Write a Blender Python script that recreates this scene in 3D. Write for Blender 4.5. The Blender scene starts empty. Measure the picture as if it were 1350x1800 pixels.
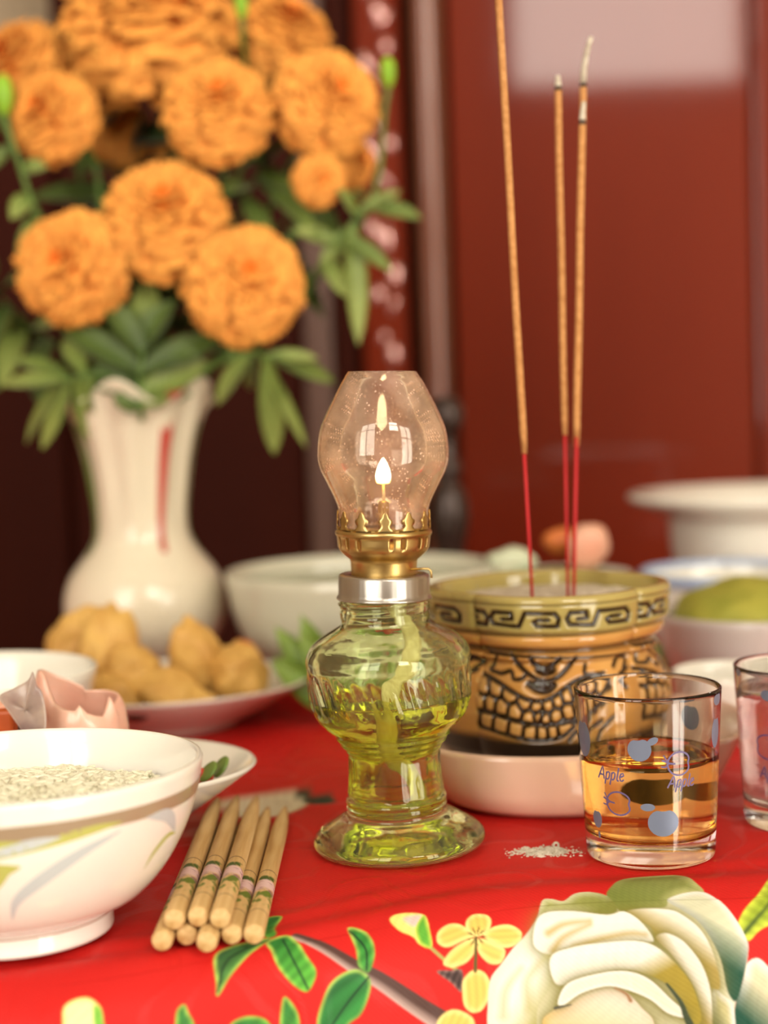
import bpy, bmesh, math, random
import numpy as np
from mathutils import Matrix, Vector, noise as mnoise

# ------------------------------------------------------------------ camera, world, light
# All lengths below are centimetres in the scene's own frame (table top z = 0,
# oil lamp near the origin, camera looking along +Y); S turns them into metres.
S = 0.01
F = 2700.0; CH = 13.2; CY = -45.0
PITCH = math.radians(4.03); ROLL = math.radians(2.0)
scene = bpy.context.scene
col = scene.collection
cam_d = bpy.data.cameras.new('camera'); cam = bpy.data.objects.new('camera', cam_d); col.objects.link(cam)
cam_d.sensor_fit = 'HORIZONTAL'; cam_d.sensor_width = 36.0; cam_d.lens = F / 1350.0 * 36.0
cam.matrix_world = Matrix.Translation((0, CY * S, CH * S)) @ Matrix.Rotation(math.pi / 2 - PITCH, 4, 'X') @ Matrix.Rotation(-ROLL, 4, 'Z')
cam_d.clip_start = 0.01; cam_d.clip_end = 50
cam_d.dof.use_dof = True; cam_d.dof.focus_distance = 0.426; cam_d.dof.aperture_fstop = 8.2
scene.camera = cam
scene.view_settings.view_transform = 'Standard'; scene.view_settings.look = 'None'
scene.view_settings.gamma = 1.0; scene.view_settings.use_curve_mapping = False
scene.view_settings.exposure = 0.04
scene.cycles.max_bounces = 14; scene.cycles.diffuse_bounces = 3; scene.cycles.glossy_bounces = 5
scene.cycles.transmission_bounces = 12; scene.cycles.transparent_max_bounces = 12
scene.cycles.sample_clamp_indirect = 6.0; scene.cycles.blur_glossy = 0.5
scene.cycles.use_denoising = True; scene.cycles.use_adaptive_sampling = True; scene.cycles.adaptive_threshold = 0.06; scene.cycles.adaptive_min_samples = 16

def lin(r, g, b):
    f = lambda c: (c / 255) / 12.92 if c <= 10 else ((c / 255 + 0.055) / 1.055) ** 2.4
    return (f(r), f(g), f(b))

world = bpy.data.worlds.new('world'); scene.world = world; world.use_nodes = True
wbg = world.node_tree.nodes['Background']; wbg.inputs[0].default_value = (*lin(235, 226, 214), 1); wbg.inputs[1].default_value = 1.0
WIN_COLOR = (1.0, 0.925, 0.80)
# window and door of the wall behind the camera, plus an added left fill window: (x0, x1, z0, z1, strength)
WALL_Y = -140.0
OPENINGS = [(26, 82, 74, 142, 18.0), (84, 178, -75, 124, 8.4), (-132, -36, 2, 140, 7.4)]
for (x0, x1, z0, z1, st) in OPENINGS:
    L = bpy.data.lights.new('window_daylight', 'AREA'); L.shape = 'RECTANGLE'
    L.size = (x1 - x0) * S; L.size_y = (z1 - z0) * S; L.color = WIN_COLOR
    L.energy = st * L.size * L.size_y * 3.14159
    o = bpy.data.objects.new('window_daylight', L); col.objects.link(o)
    o.location = ((x0 + x1) / 2 * S, (WALL_Y - 9) * S, (z0 + z1) / 2 * S); o.rotation_euler = (math.radians(90), 0, 0)

# ------------------------------------------------------------------ helpers
def ray(x, y):
    u = x - 675.0; v = 900.0 - y
    c, s = math.cos(ROLL), math.sin(ROLL)
    a = u * c + v * s; b = -u * s + v * c
    cp, sp = math.cos(PITCH), math.sin(PITCH)
    return (a / F, (F * cp + b * sp) / F, (-F * sp + b * cp) / F)
def at(x, y, Y):            # point of the photograph at depth Y -> scene point
    d = ray(x, y); t = (Y - CY) / d[1]
    return Vector((t * d[0], Y, CH + t * d[2]))

def mesh_obj(name, verts, faces, mat, parent=None, smooth=True, cols=None, loc=None):
    me = bpy.data.meshes.new(name)
    v = np.asarray(verts, dtype=float) * S
    me.from_pydata(v.tolist() if len(v) < 60000 else [tuple(q) for q in v], [], faces if isinstance(faces, list) else faces.tolist())
    if smooth: me.polygons.foreach_set('use_smooth', [True] * len(me.polygons))
    if cols is not None:
        a = me.color_attributes.new('Col', 'FLOAT_COLOR', 'POINT')
        c = np.ones((len(v), 4), dtype=np.float32); c[:, :3] = np.asarray(cols)[:, :3]
        a.data.foreach_set('color', c.ravel())
    me.update()
    me.materials.append(mat)
    o = bpy.data.objects.new(name, me); col.objects.link(o)
    if parent: o.parent = parent
    if loc is not None: o.location = Vector(loc) * S
    return o
def tag(o, label, cat, group=None):
    o['label'] = label; o['category'] = cat
    if group: o['group'] = group
    return o
def thing(name, label, cat, loc=(0, 0, 0), rot=(0, 0, 0), group=None):
    o = bpy.data.objects.new(name, None); col.objects.link(o); o.empty_display_size = 0.01
    o.location = Vector(loc) * S; o.rotation_euler = rot
    return tag(o, label, cat, group)
def struct(o):
    o['kind'] = 'structure'; return o

def grid_faces(n, m, wrap=False, flip=False):      # n rows by m columns of vertices
    i = np.arange(n - 1)[:, None]; j = np.arange(m if wrap else m - 1)[None, :]
    a = i * m + j; b = i * m + (j + 1) % m; c = (i + 1) * m + (j + 1) % m; d = (i + 1) * m + j
    q = np.stack([a, b, c, d] if not flip else [a, d, c, b], -1).reshape(-1, 4)
    return q.tolist()
def lathe(prof, seg=64, mod=None, sx=1, sy=1):
    v = []
    for k, (r, z) in enumerate(prof):
        for j in range(seg):
            t = 2 * math.pi * j / seg
            rr = r * (mod(t, r, z) if mod else 1)
            v.append((rr * math.sin(t) * sx, -rr * math.cos(t) * sy, z))
    return v, grid_faces(len(prof), seg, True)
def spline(pts, n):                                 # Catmull-Rom through points
    P = [np.array(p, float) for p in pts]; out = []
    P = [2 * P[0] - P[1]] + P + [2 * P[-1] - P[-2]]
    segs = len(P) - 3
    for i in range(n):
        u = i / (n - 1) * segs; k = min(int(u), segs - 1); t = u - k
        a, b, c, d = P[k:k + 4]
        out.append(0.5 * ((2 * b) + (c - a) * t + (2 * a - 5 * b + 4 * c - d) * t * t + (3 * b - a - 3 * c + d) * t ** 3))
    return out
def smooth_prof(pts, n): return [tuple(p) for p in spline(pts, n)]
def tube(path, radii, seg=10, caps=True):
    path = [Vector(p) for p in path]; n = len(path)
    if not hasattr(radii, '__len__'): radii = [radii] * n
    v = []; ref = Vector((0.31, -0.77, 0.56))
    for i in range(n):
        t = (path[min(i + 1, n - 1)] - path[max(i - 1, 0)]).normalized()
        a = t.cross(ref).normalized(); b = t.cross(a).normalized()
        for j in range(seg):
            q = 2 * math.pi * j / seg
            v.append(path[i] + (a * math.cos(q) + b * math.sin(q)) * radii[i])
    f = grid_faces(n, seg, True, True)
    if caps:
        f.append(list(range(seg))); f.append(list(range((n - 1) * seg, n * seg))[::-1])
    return [tuple(p) for p in v], f
def box(x0, x1, y0, y1, z0, z1):
    v = [(x, y, z) for x in (x0, x1) for y in (y0, y1) for z in (z0, z1)]
    f = [[0, 1, 3, 2], [4, 6, 7, 5], [0, 4, 5, 1], [2, 3, 7, 6], [0, 2, 6, 4], [1, 5, 7, 3]]
    return v, f
def bevel_box(x0, x1, y0, y1, z0, z1, b=0.3, seg=2):
    bm = bmesh.new(); v, f = box(x0, x1, y0, y1, z0, z1)
    bv = [bm.verts.new(p) for p in v]
    for q in f: bm.faces.new([bv[i] for i in q])
    bmesh.ops.recalc_face_normals(bm, faces=bm.faces)
    bmesh.ops.bevel(bm, geom=bm.edges[:], offset=b, segments=seg, affect='EDGES', profile=0.5)
    v = [tuple(q.co) for q in bm.verts]; bm.verts.index_update(); f = [[q.index for q in p.verts] for p in bm.faces]
    bm.free(); return v, f
def merge(parts):
    V = []; Fc = []
    for v, f in parts:
        n = len(V); V += list(v); Fc += [[i + n for i in q] for q in f]
    return V, Fc
def patch(surf, center, outline, rings=4, off=0.01):   # star-shaped print on a surface (u, v) -> point, normal
    o = np.array(outline, float); c = np.array(center, float); m = len(o)
    v = []; pts = [c]
    for k in range(1, rings + 1): pts += [c + (q - c) * k / rings for q in o]
    for p in pts:
        P, N = surf(p[0], p[1]); v.append(tuple(np.array(P) + np.array(N) * off))
    f = [[0, 1 + j, 1 + (j + 1) % m] for j in range(m)]
    for k in range(rings - 1):
        a = 1 + k * m; b = a + m
        f += [[a + j, b + j, b + (j + 1) % m, a + (j + 1) % m] for j in range(m)]
    return v, f
def stroke(surf, pts, w, off=0.01, taper=False):
    P = [np.array(p, float) for p in pts]; v = []; n = len(P)
    for i in range(n):
        t = P[min(i + 1, n - 1)] - P[max(i - 1, 0)]; t = t / (np.linalg.norm(t) + 1e-9)
        nn = np.array([-t[1], t[0]]); ww = w * (math.sin(math.pi * (i + .35) / (n + .0)) if taper else 1) / 2
        for s in (-1, 0, 1):
            q = P[i] + nn * ww * s; A, N = surf(q[0], q[1]); v.append(tuple(np.array(A) + np.array(N) * off))
    return v, grid_faces(n, 3)

# ------------------------------------------------------------------ materials
def M(name, color=(.8, .8, .8), rough=.5, metal=0, coat=0, trans=0, ior=1.45, attr=False, noise=None, bump=None,
      spec=.5, sss=0, sheen=0, emit=None, coords='Object', stretch=None):
    m = bpy.data.materials.new(name); m.use_nodes = True; nt = m.node_tree; p = nt.nodes['Principled BSDF']
    p.inputs['Base Color'].default_value = (*color, 1); p.inputs['Roughness'].default_value = rough
    p.inputs['Metallic'].default_value = metal; p.inputs['IOR'].default_value = ior
    p.inputs['Specular IOR Level'].default_value = spec
    p.inputs['Coat Weight'].default_value = coat; p.inputs['Coat Roughness'].default_value = .06
    p.inputs['Transmission Weight'].default_value = trans
    if sss: p.inputs['Subsurface Weight'].default_value = sss; p.inputs['Subsurface Radius'].default_value = (.6, .35, .25); p.inputs['Subsurface Scale'].default_value = .006
    if sheen: p.inputs['Sheen Weight'].default_value = sheen; p.inputs['Sheen Roughness'].default_value = .4
    if emit: p.inputs['Emission Color'].default_value = (*emit[0], 1); p.inputs['Emission Strength'].default_value = emit[1]
    src = None
    tc = nt.nodes.new('ShaderNodeTexCoord'); vec = tc.outputs[coords]
    if stretch:
        mp = nt.nodes.new('ShaderNodeMapping'); mp.inputs['Scale'].default_value = stretch
        nt.links.new(vec, mp.inputs[0]); vec = mp.outputs[0]
    if attr:
        a = nt.nodes.new('ShaderNodeAttribute'); a.attribute_name = 'Col'; src = a.outputs['Color']
    if noise:                                         # (scale, other colour, contrast)
        n = nt.nodes.new('ShaderNodeTexNoise'); n.inputs['Scale'].default_value = noise[0]; n.inputs['Detail'].default_value = 5
        nt.links.new(vec, n.inputs['Vector'])
        r = nt.nodes.new('ShaderNodeMapRange'); r.inputs[1].default_value = .5 - noise[2]; r.inputs[2].default_value = .5 + noise[2]
        nt.links.new(n.outputs[0], r.inputs[0])
        mx = nt.nodes.new('ShaderNodeMix'); mx.data_type = 'RGBA'
        nt.links.new(r.outputs[0], mx.inputs[0])
        if src: nt.links.new(src, mx.inputs[6])
        else: mx.inputs[6].default_value = (*color, 1)
        if src and noise[1] is None:
            mx.blend_type = 'MULTIPLY'; mx.inputs[7].default_value = (.72, .72, .72, 1)
        else: mx.inputs[7].default_value = (*noise[1], 1)
        src = mx.outputs[2]
    if src: nt.links.new(src, p.inputs['Base Color'])
    if bump:                                          # (scale, strength, distance cm)
        n = nt.nodes.new('ShaderNodeTexNoise'); n.inputs['Scale'].default_value = bump[0]; n.inputs['Detail'].default_value = 4
        nt.links.new(vec, n.inputs['Vector'])
        b = nt.nodes.new('ShaderNodeBump'); b.inputs['Strength'].default_value = bump[1]; b.inputs['Distance'].default_value = bump[2] * S
        nt.links.new(n.outputs[0], b.inputs['Height']); nt.links.new(b.outputs[0], p.inputs['Normal'])
    return m

MAT = {}
MAT['wall'] = M('wall_paint', lin(188, 166, 138), .8, noise=(3, lin(172, 150, 122), .3))
MAT['floor'] = M('floor_tile', lin(206, 188, 164), .35, noise=(4, lin(190, 170, 146), .3))
MAT['ceiling'] = M('ceiling_paint', lin(240, 234, 220), .8, noise=(3, lin(232, 226, 210), .3))
MAT['frame'] = M('window_frame_paint', lin(190, 186, 176), .5, noise=(20, lin(175, 170, 160), .3))
MAT['lacquer'] = M('red_lacquer', lin(118, 37, 12), .4, coat=.5, spec=.08, noise=(6, lin(88, 22, 6), .35), bump=(3, .2, .5), stretch=(1, 1, .25))
MAT['lacquer_dark'] = M('dark_lacquer', lin(58, 20, 9), .6, spec=.05, noise=(7, lin(40, 14, 10), .35), stretch=(1, 1, .25))
MAT['post'] = M('polished_post_wood', lin(128, 76, 54), .3, coat=.4, noise=(8, lin(98, 52, 36), .35), stretch=(1, 1, .2))
MAT['greybrown'] = M('grey_brown_wood', lin(96, 66, 52), .45, noise=(8, lin(74, 48, 40), .35), stretch=(1, 1, .2))
MAT['pearl'] = M('mother_of_pearl', lin(236, 206, 190), .12, metal=.7, coat=.6, noise=(60, lin(210, 150, 150), .2))
MAT['table_wood'] = M('table_wood', lin(96, 50, 30), .5, noise=(12, lin(70, 34, 20), .3), stretch=(.2, 1, 1))
MAT['porcelain'] = M('white_porcelain', lin(240, 236, 224), .16, coat=.4, noise=(6, lin(234, 230, 216), .3))
MAT['porcelain_grey'] = M('grey_white_porcelain', lin(206, 196, 190), .25, coat=.3, noise=(6, lin(196, 186, 182), .3))
MAT['porcelain_shaded'] = M('shade_toned_porcelain', lin(206, 202, 180), .2, coat=.4, noise=(5, lin(194, 190, 168), .3))  # white porcelain, greyed and darkened to stand for shade on the bowl
MAT['porcelain_pink'] = M('pinkish_porcelain', lin(238, 208, 186), .16, coat=.4, noise=(5, lin(232, 190, 164), .3))
MAT['glaze_attr'] = M('painted_porcelain', attr=True, rough=.16, coat=.4)
MAT['brass'] = M('aged_brass', lin(222, 196, 136), .34, metal=1, noise=(60, lin(188, 156, 92), .22), bump=(90, .15, .03))
MAT['silver'] = M('tin_cap_metal', lin(206, 202, 194), .32, metal=1, noise=(50, lin(170, 164, 154), .3), bump=(120, .1, .02), stretch=(1, 1, .15))
MAT['wick'] = M('woven_cotton_wick', lin(236, 222, 176), .9, noise=(500, lin(206, 186, 132), .2), bump=(700, .5, .03))
MAT['paper_ash'] = M('incense_ash', lin(214, 204, 184), .95, noise=(400, lin(170, 158, 138), .2), bump=(300, .5, .04))
MAT['stick_tan'] = M('incense_paste', lin(206, 150, 92), .9, noise=(500, lin(176, 120, 66), .2), bump=(600, .5, .03))
MAT['stick_red'] = M('red_bamboo', lin(206, 38, 44), .6, noise=(200, lin(176, 26, 32), .3), stretch=(1, 1, .1))
MAT['ember'] = M('charred_incense', lin(60, 46, 38), .95, noise=(500, lin(100, 84, 70), .2))
MAT['rice'] = M('cooked_rice', lin(246, 244, 222), .4, noise=(150, lin(238, 236, 206), .3))
MAT['leaf'] = M('marigold_leaf', lin(96, 128, 52), .5, attr=True, noise=(90, None, .3), sheen=.1)
MAT['stem'] = M('green_stem', lin(98, 126, 52), .5, noise=(60, lin(70, 100, 40), .3))
MAT['petal'] = M('marigold_petals', lin(250, 140, 40), .7, attr=True, noise=(60, None, 1.2), spec=.2)
MAT['glass_print'] = M('slate_blue_enamel', lin(132, 142, 164), .35, metal=.3, noise=(40, lin(116, 126, 150), .3))
MAT['glass_line'] = M('violet_enamel', lin(112, 98, 138), .4, noise=(40, lin(92, 82, 128), .3))
MAT['fried'] = M('golden_fried_crust', lin(230, 190, 106), .55, noise=(55, lin(190, 136, 62), .28), bump=(150, .7, .12))
MAT['orange_food'] = M('orange_crust', lin(216, 128, 60), .5, noise=(50, lin(186, 92, 40), .3), bump=(100, .6, .1))
MAT['squid'] = M('cooked_squid', lin(240, 196, 174), .28, sss=.3, coat=.3, noise=(45, lin(222, 158, 136), .22), bump=(100, .25, .06))
MAT['squid_grey'] = M('grey_violet_squid', lin(196, 176, 158), .3, sss=.2, coat=.3, noise=(60, lin(120, 96, 100), .16), bump=(100, .25, .06))
MAT['carrot'] = M('carrot', lin(214, 104, 44), .4, noise=(60, lin(190, 80, 30), .3))
MAT['tomato'] = M('tomato_red', lin(206, 70, 50), .35, noise=(60, lin(180, 50, 36), .3))
MAT['green_food'] = M('green_vegetable', lin(128, 150, 70), .4, noise=(60, lin(90, 118, 46), .3), bump=(80, .4, .08))
MAT['mung'] = M('yellow_green_beans', lin(178, 172, 70), .6, noise=(70, lin(140, 146, 50), .25), bump=(120, .7, .12))
MAT['brown_food'] = M('dark_braised_meat', lin(84, 46, 30), .4, noise=(60, lin(56, 30, 22), .3), bump=(80, .5, .1))
MAT['pink_food'] = M('pale_pink_food', lin(226, 186, 160), .5, noise=(50, lin(214, 140, 110), .25), bump=(80, .5, .1))
MAT['soup'] = M('pale_soup', lin(206, 212, 186), .15, noise=(20, lin(190, 200, 166), .3))
MAT['darkwood'] = M('dark_turned_bronze', lin(70, 54, 46), .3, metal=.4, noise=(30, lin(48, 36, 32), .3))

def glass_mat(name, color, rough=0.0, ior=1.45, bump=None, veil=None):
    m = bpy.data.materials.new(name); m.use_nodes = True; nt = m.node_tree; nt.nodes.remove(nt.nodes['Principled BSDF'])
    g = nt.nodes.new('ShaderNodeBsdfGlass'); g.inputs['Color'].default_value = (*color, 1); g.inputs['IOR'].default_value = ior; g.inputs['Roughness'].default_value = rough
    nt.links.new(g.outputs[0], nt.nodes['Material Output'].inputs[0])
    if veil:                                          # a film of dust and grease on the glass
        d = nt.nodes.new('ShaderNodeBsdfDiffuse'); d.inputs[0].default_value = (*lin(*veil[0]), 1); mx = nt.nodes.new('ShaderNodeMixShader')
        tn = nt.nodes.new('ShaderNodeTexNoise'); tn.inputs['Scale'].default_value = 130; tn.inputs['Detail'].default_value = 5
        mr = nt.nodes.new('ShaderNodeMapRange'); mr.inputs[1].default_value = .35; mr.inputs[2].default_value = .75; mr.inputs[3].default_value = veil[1] * .5; mr.inputs[4].default_value = veil[1] * 2
        t2 = nt.nodes.new('ShaderNodeTexCoord'); nt.links.new(t2.outputs['Object'], tn.inputs['Vector']); nt.links.new(tn.outputs[0], mr.inputs[0]); nt.links.new(mr.outputs[0], mx.inputs[0])
        nt.links.new(g.outputs[0], mx.inputs[1]); nt.links.new(d.outputs[0], mx.inputs[2]); nt.links.new(mx.outputs[0], nt.nodes['Material Output'].inputs[0])
    if bump:
        tc = nt.nodes.new('ShaderNodeTexCoord'); n = nt.nodes.new('ShaderNodeTexNoise'); n.inputs['Scale'].default_value = bump[0]; n.inputs['Detail'].default_value = 3
        nt.links.new(tc.outputs['Object'], n.inputs['Vector'])
        b = nt.nodes.new('ShaderNodeBump'); b.inputs['Strength'].default_value = bump[1]; b.inputs['Distance'].default_value = bump[2] * S
        nt.links.new(n.outputs[0], b.inputs['Height']); nt.links.new(b.outputs[0], g.inputs['Normal'])
    return m
MAT['lamp_glass'] = glass_mat('moulded_green_glass', (.95, .985, .85), 0, 1.47, (55, .35, .12), veil=((236, 232, 176), .028))
MAT['lamp_oil'] = glass_mat('yellow_lamp_oil', (.94, .92, .32), 0, 1.40)
MAT['clear_glass'] = glass_mat('clear_tumbler_glass', (.985, .985, .98), 0, 1.47)
MAT['tea'] = glass_mat('amber_tea', (.98, .79, .46), 0, 1.34)
MAT['water'] = glass_mat('cloudy_water', (.985, .965, .96), 0, 1.34, veil=((240, 216, 214), .2))

def chimney_material():      # thin, dusty glass: clear body, Fresnel gloss, a veil of dust and fine scratches
    m = bpy.data.materials.new('dusty_chimney_glass'); m.use_nodes = True; nt = m.node_tree; nt.nodes.remove(nt.nodes['Principled BSDF'])
    N = nt.nodes.new; Lk = nt.links.new
    tr = N('ShaderNodeBsdfTransparent'); tr.inputs[0].default_value = (.98, .95, .92, 1)
    gl = N('ShaderNodeBsdfGlossy'); gl.inputs['Roughness'].default_value = .03; gl.inputs[0].default_value = (1, .97, .92, 1)
    fr = N('ShaderNodeFresnel'); fr.inputs[0].default_value = 1.5
    m1 = N('ShaderNodeMixShader'); Lk(fr.outputs[0], m1.inputs[0]); Lk(tr.outputs[0], m1.inputs[1]); Lk(gl.outputs[0], m1.inputs[2])
    df = N('ShaderNodeBsdfDiffuse'); df.inputs[0].default_value = (*lin(246, 220, 200), 1)
    tl = N('ShaderNodeBsdfTranslucent'); tl.inputs[0].default_value = (*lin(250, 214, 190), 1)
    m2 = N('ShaderNodeMixShader'); m2.inputs[0].default_value = .5; Lk(df.outputs[0], m2.inputs[1]); Lk(tl.outputs[0], m2.inputs[2])
    tc = N('ShaderNodeTexCoord'); v = N('ShaderNodeTexVoronoi'); v.inputs['Scale'].default_value = 820
    mp = N('ShaderNodeMapping'); mp.inputs['Scale'].default_value = (1, 1, .8); Lk(tc.outputs['Object'], mp.inputs[0]); Lk(mp.outputs[0], v.inputs['Vector'])
    r = N('ShaderNodeMapRange'); r.inputs[1].default_value = .12; r.inputs[2].default_value = .3; r.inputs[3].default_value = .6; r.inputs[4].default_value = 0; Lk(v.outputs['Distance'], r.inputs[0])
    n = N('ShaderNodeTexNoise'); n.inputs['Scale'].default_value = 120; n.inputs['Detail'].default_value = 6; Lk(tc.outputs['Object'], n.inputs['Vector'])
    r2 = N('ShaderNodeMapRange'); r2.inputs[1].default_value = .4; r2.inputs[2].default_value = .75; r2.inputs[3].default_value = .07; r2.inputs[4].default_value = .2; Lk(n.outputs[0], r2.inputs[0])
    n2 = N('ShaderNodeTexNoise'); n2.inputs['Scale'].default_value = 230; n2.inputs['Detail'].default_value = 2; Lk(tc.outputs['Object'], n2.inputs['Vector'])
    r3 = N('ShaderNodeMapRange'); r3.inputs[1].default_value = .48; r3.inputs[2].default_value = .6; Lk(n2.outputs[0], r3.inputs[0])
    mu = N('ShaderNodeMath'); mu.operation = 'MULTIPLY'; Lk(r.outputs[0], mu.inputs[0]); Lk(r3.outputs[0], mu.inputs[1])
    ad = N('ShaderNodeMath'); ad.operation = 'ADD'; Lk(mu.outputs[0], ad.inputs[0]); Lk(r2.outputs[0], ad.inputs[1])
    m3 = N('ShaderNodeMixShader'); Lk(ad.outputs[0], m3.inputs[0]); Lk(m1.outputs[0], m3.inputs[1]); Lk(m2.outputs[0], m3.inputs[2])
    Lk(m3.outputs[0], nt.nodes['Material Output'].inputs[0])
    return m
MAT['chimney'] = chimney_material()

def flame_material():
    m = bpy.data.materials.new('flame'); m.use_nodes = True; nt = m.node_tree; nt.nodes.remove(nt.nodes['Principled BSDF'])
    N = nt.nodes.new; tc = N('ShaderNodeTexCoord'); sp = N('ShaderNodeSeparateXYZ'); nt.links.new(tc.outputs['Generated'], sp.inputs[0])
    cr = N('ShaderNodeValToRGB'); e = cr.color_ramp.elements
    e[0].position = 0; e[0].color = (1, .42, .06, 1); e[1].position = .3; e[1].color = (1, .85, .5, 1)
    k = cr.color_ramp.elements.new(.16); k.color = (1, .62, .16, 1)
    nt.links.new(sp.outputs[2], cr.inputs[0])
    em = N('ShaderNodeEmission'); em.inputs[1].default_value = 22; nt.links.new(cr.outputs[0], em.inputs[0])
    nt.links.new(em.outputs[0], nt.nodes['Material Output'].inputs[0]); return m
MAT['flame'] = flame_material()

def wood_stick_material():    # pale bamboo with rings and a printed spray of flowers near the thick end (local +Y runs along the stick)
    m = M('printed_bamboo', lin(230, 198, 140), .55, noise=(70, lin(186, 144, 84), .22), stretch=(6, .35, 6), bump=(60, .25, .03))
    nt = m.node_tree; p = nt.nodes['Principled BSDF']; N = nt.nodes.new; Lk = nt.links.new
    src = p.inputs['Base Color'].links[0].from_socket
    tc = N('ShaderNodeTexCoord'); sp = N('ShaderNodeSeparateXYZ'); Lk(tc.outputs['Object'], sp.inputs[0])
    def band(a, b, soft=.03):
        r1 = N('ShaderNodeMapRange'); r1.interpolation_type = 'SMOOTHSTEP'; r1.inputs[1].default_value = (a - soft) * S; r1.inputs[2].default_value = (a + soft) * S; Lk(sp.outputs[1], r1.inputs[0])
        r2 = N('ShaderNodeMapRange'); r2.interpolation_type = 'SMOOTHSTEP'; r2.inputs[1].default_value = (b - soft) * S; r2.inputs[2].default_value = (b + soft) * S; r2.inputs[3].default_value = 1; r2.inputs[4].default_value = 0; Lk(sp.outputs[1], r2.inputs[0])
        mu = N('ShaderNodeMath'); mu.operation = 'MULTIPLY'; Lk(r1.outputs[0], mu.inputs[0]); Lk(r2.outputs[0], mu.inputs[1]); return mu.outputs[0]
    def mask(sock, scale, lo, hi, st=(1, 1, 1)):
        mp = N('ShaderNodeMapping'); mp.inputs['Scale'].default_value = st; Lk(tc.outputs['Object'], mp.inputs[0])
        n = N('ShaderNodeTexNoise'); n.inputs['Scale'].default_value = scale; n.inputs['Detail'].default_value = 2; Lk(mp.outputs[0], n.inputs['Vector'])
        r = N('ShaderNodeMapRange'); r.inputs[1].default_value = lo; r.inputs[2].default_value = hi; Lk(n.outputs[0], r.inputs[0])
        mu = N('ShaderNodeMath'); mu.operation = 'MULTIPLY'; Lk(sock, mu.inputs[0]); Lk(r.outputs[0], mu.inputs[1]); return mu.outputs[0]
    def over(src, colr, fac):
        mx = N('ShaderNodeMix'); mx.data_type = 'RGBA'; Lk(fac, mx.inputs[0]); Lk(src, mx.inputs[6]); mx.inputs[7].default_value = (*colr, 1); return mx.outputs[2]
    src = over(src, lin(110, 84, 50), band(1.15, 1.2, .04)); src = over(src, lin(110, 84, 50), band(4.4, 4.46, .05))
    src = over(src, lin(104, 122, 40), mask(band(1.6, 2.9, .1), 330, .5, .56, (1, .6, 1)))
    src = over(src, lin(70, 92, 30), mask(band(3.5, 3.95, .1), 260, .52, .58, (1, .5, 1)))
    src = over(src, lin(224, 190, 186), mask(band(2.75, 3.6, .08), 150, .38, .46))
    src = over(src, lin(150, 96, 104), mask(band(2.75, 3.6, .08), 380, .55, .6, (.6, 1.6, .6)))
    Lk(src, p.inputs['Base Color']); return m
MAT['bamboo'] = wood_stick_material()

def cloth_material():
    m = M('red_damask_cloth', attr=True, rough=.5, spec=.2)
    nt = m.node_tree; p = nt.nodes['Principled BSDF']; N = nt.nodes.new; Lk = nt.links.new
    tc = N('ShaderNodeTexCoord')
    # woven-in damask scrolls: contour lines of a soft noise
    n = N('ShaderNodeTexNoise'); n.inputs['Scale'].default_value = 26; n.inputs['Detail'].default_value = 1; Lk(tc.outputs['Object'], n.inputs['Vector'])
    w = N('ShaderNodeMath'); w.operation = 'MULTIPLY'; w.inputs[1].default_value = 42; Lk(n.outputs[0], w.inputs[0])
    s = N('ShaderNodeMath'); s.operation = 'SINE'; Lk(w.outputs[0], s.inputs[0])
    r = N('ShaderNodeMapRange'); r.inputs[1].default_value = .55; r.inputs[2].default_value = .9; Lk(s.outputs[0], r.inputs[0])
    wv = N('ShaderNodeTexWave'); wv.inputs['Scale'].default_value = 380; wv.inputs['Distortion'].default_value = 1.0; wv.bands_direction = 'DIAGONAL'; Lk(tc.outputs['Object'], wv.inputs['Vector'])
    n3 = N('ShaderNodeTexNoise'); n3.inputs['Scale'].default_value = 700; n3.inputs['Detail'].default_value = 2; Lk(tc.outputs['Object'], n3.inputs['Vector'])
    b1 = N('ShaderNodeBump'); b1.inputs['Strength'].default_value = .5; b1.inputs['Distance'].default_value = .015 * S; Lk(r.outputs[0], b1.inputs['Height'])
    b2 = N('ShaderNodeBump'); b2.inputs['Strength'].default_value = .25; b2.inputs['Distance'].default_value = .012 * S; Lk(wv.outputs[0], b2.inputs['Height']); Lk(b1.outputs[0], b2.inputs['Normal'])
    b3 = N('ShaderNodeBump'); b3.inputs['Strength'].default_value = .35; b3.inputs['Distance'].default_value = .02 * S; Lk(n3.outputs[0], b3.inputs['Height']); Lk(b2.outputs[0], b3.inputs['Normal'])
    Lk(b3.outputs[0], p.inputs['Normal'])
    rr = N('ShaderNodeMapRange'); rr.inputs[3].default_value = .55; rr.inputs[4].default_value = .4; Lk(r.outputs[0], rr.inputs[0]); Lk(rr.outputs[0], p.inputs['Roughness'])
    return m
MAT['cloth'] = cloth_material()

# ------------------------------------------------------------------ room
RX0, RX1, RY1, RZ0, RZ1 = -200.0, 220.0, 90.0, -75.0, 190.0
struct(mesh_obj('floor', *box(RX0, RX1, WALL_Y, RY1, RZ0 - 4, RZ0), MAT['floor'], smooth=False))
struct(mesh_obj('ceiling', *box(RX0, RX1, WALL_Y, RY1, RZ1, RZ1 + 4), MAT['ceiling'], smooth=False))
struct(mesh_obj('wall_left', *box(RX0 - 4, RX0, WALL_Y, RY1, RZ0, RZ1), MAT['wall'], smooth=False))
struct(mesh_obj('wall_right', *box(RX1, RX1 + 4, WALL_Y, RY1, RZ0, RZ1), MAT['wall'], smooth=False))
struct(mesh_obj('wall_front', *box(RX0, RX1, RY1, RY1 + 4, RZ0, RZ1), MAT['wall'], smooth=False))
xs = sorted({RX0, RX1, *[q for o in OPENINGS for q in o[:2]]}); zs = sorted({RZ0, RZ1, *[q for o in OPENINGS for q in o[2:4]]})
cells = []
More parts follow.
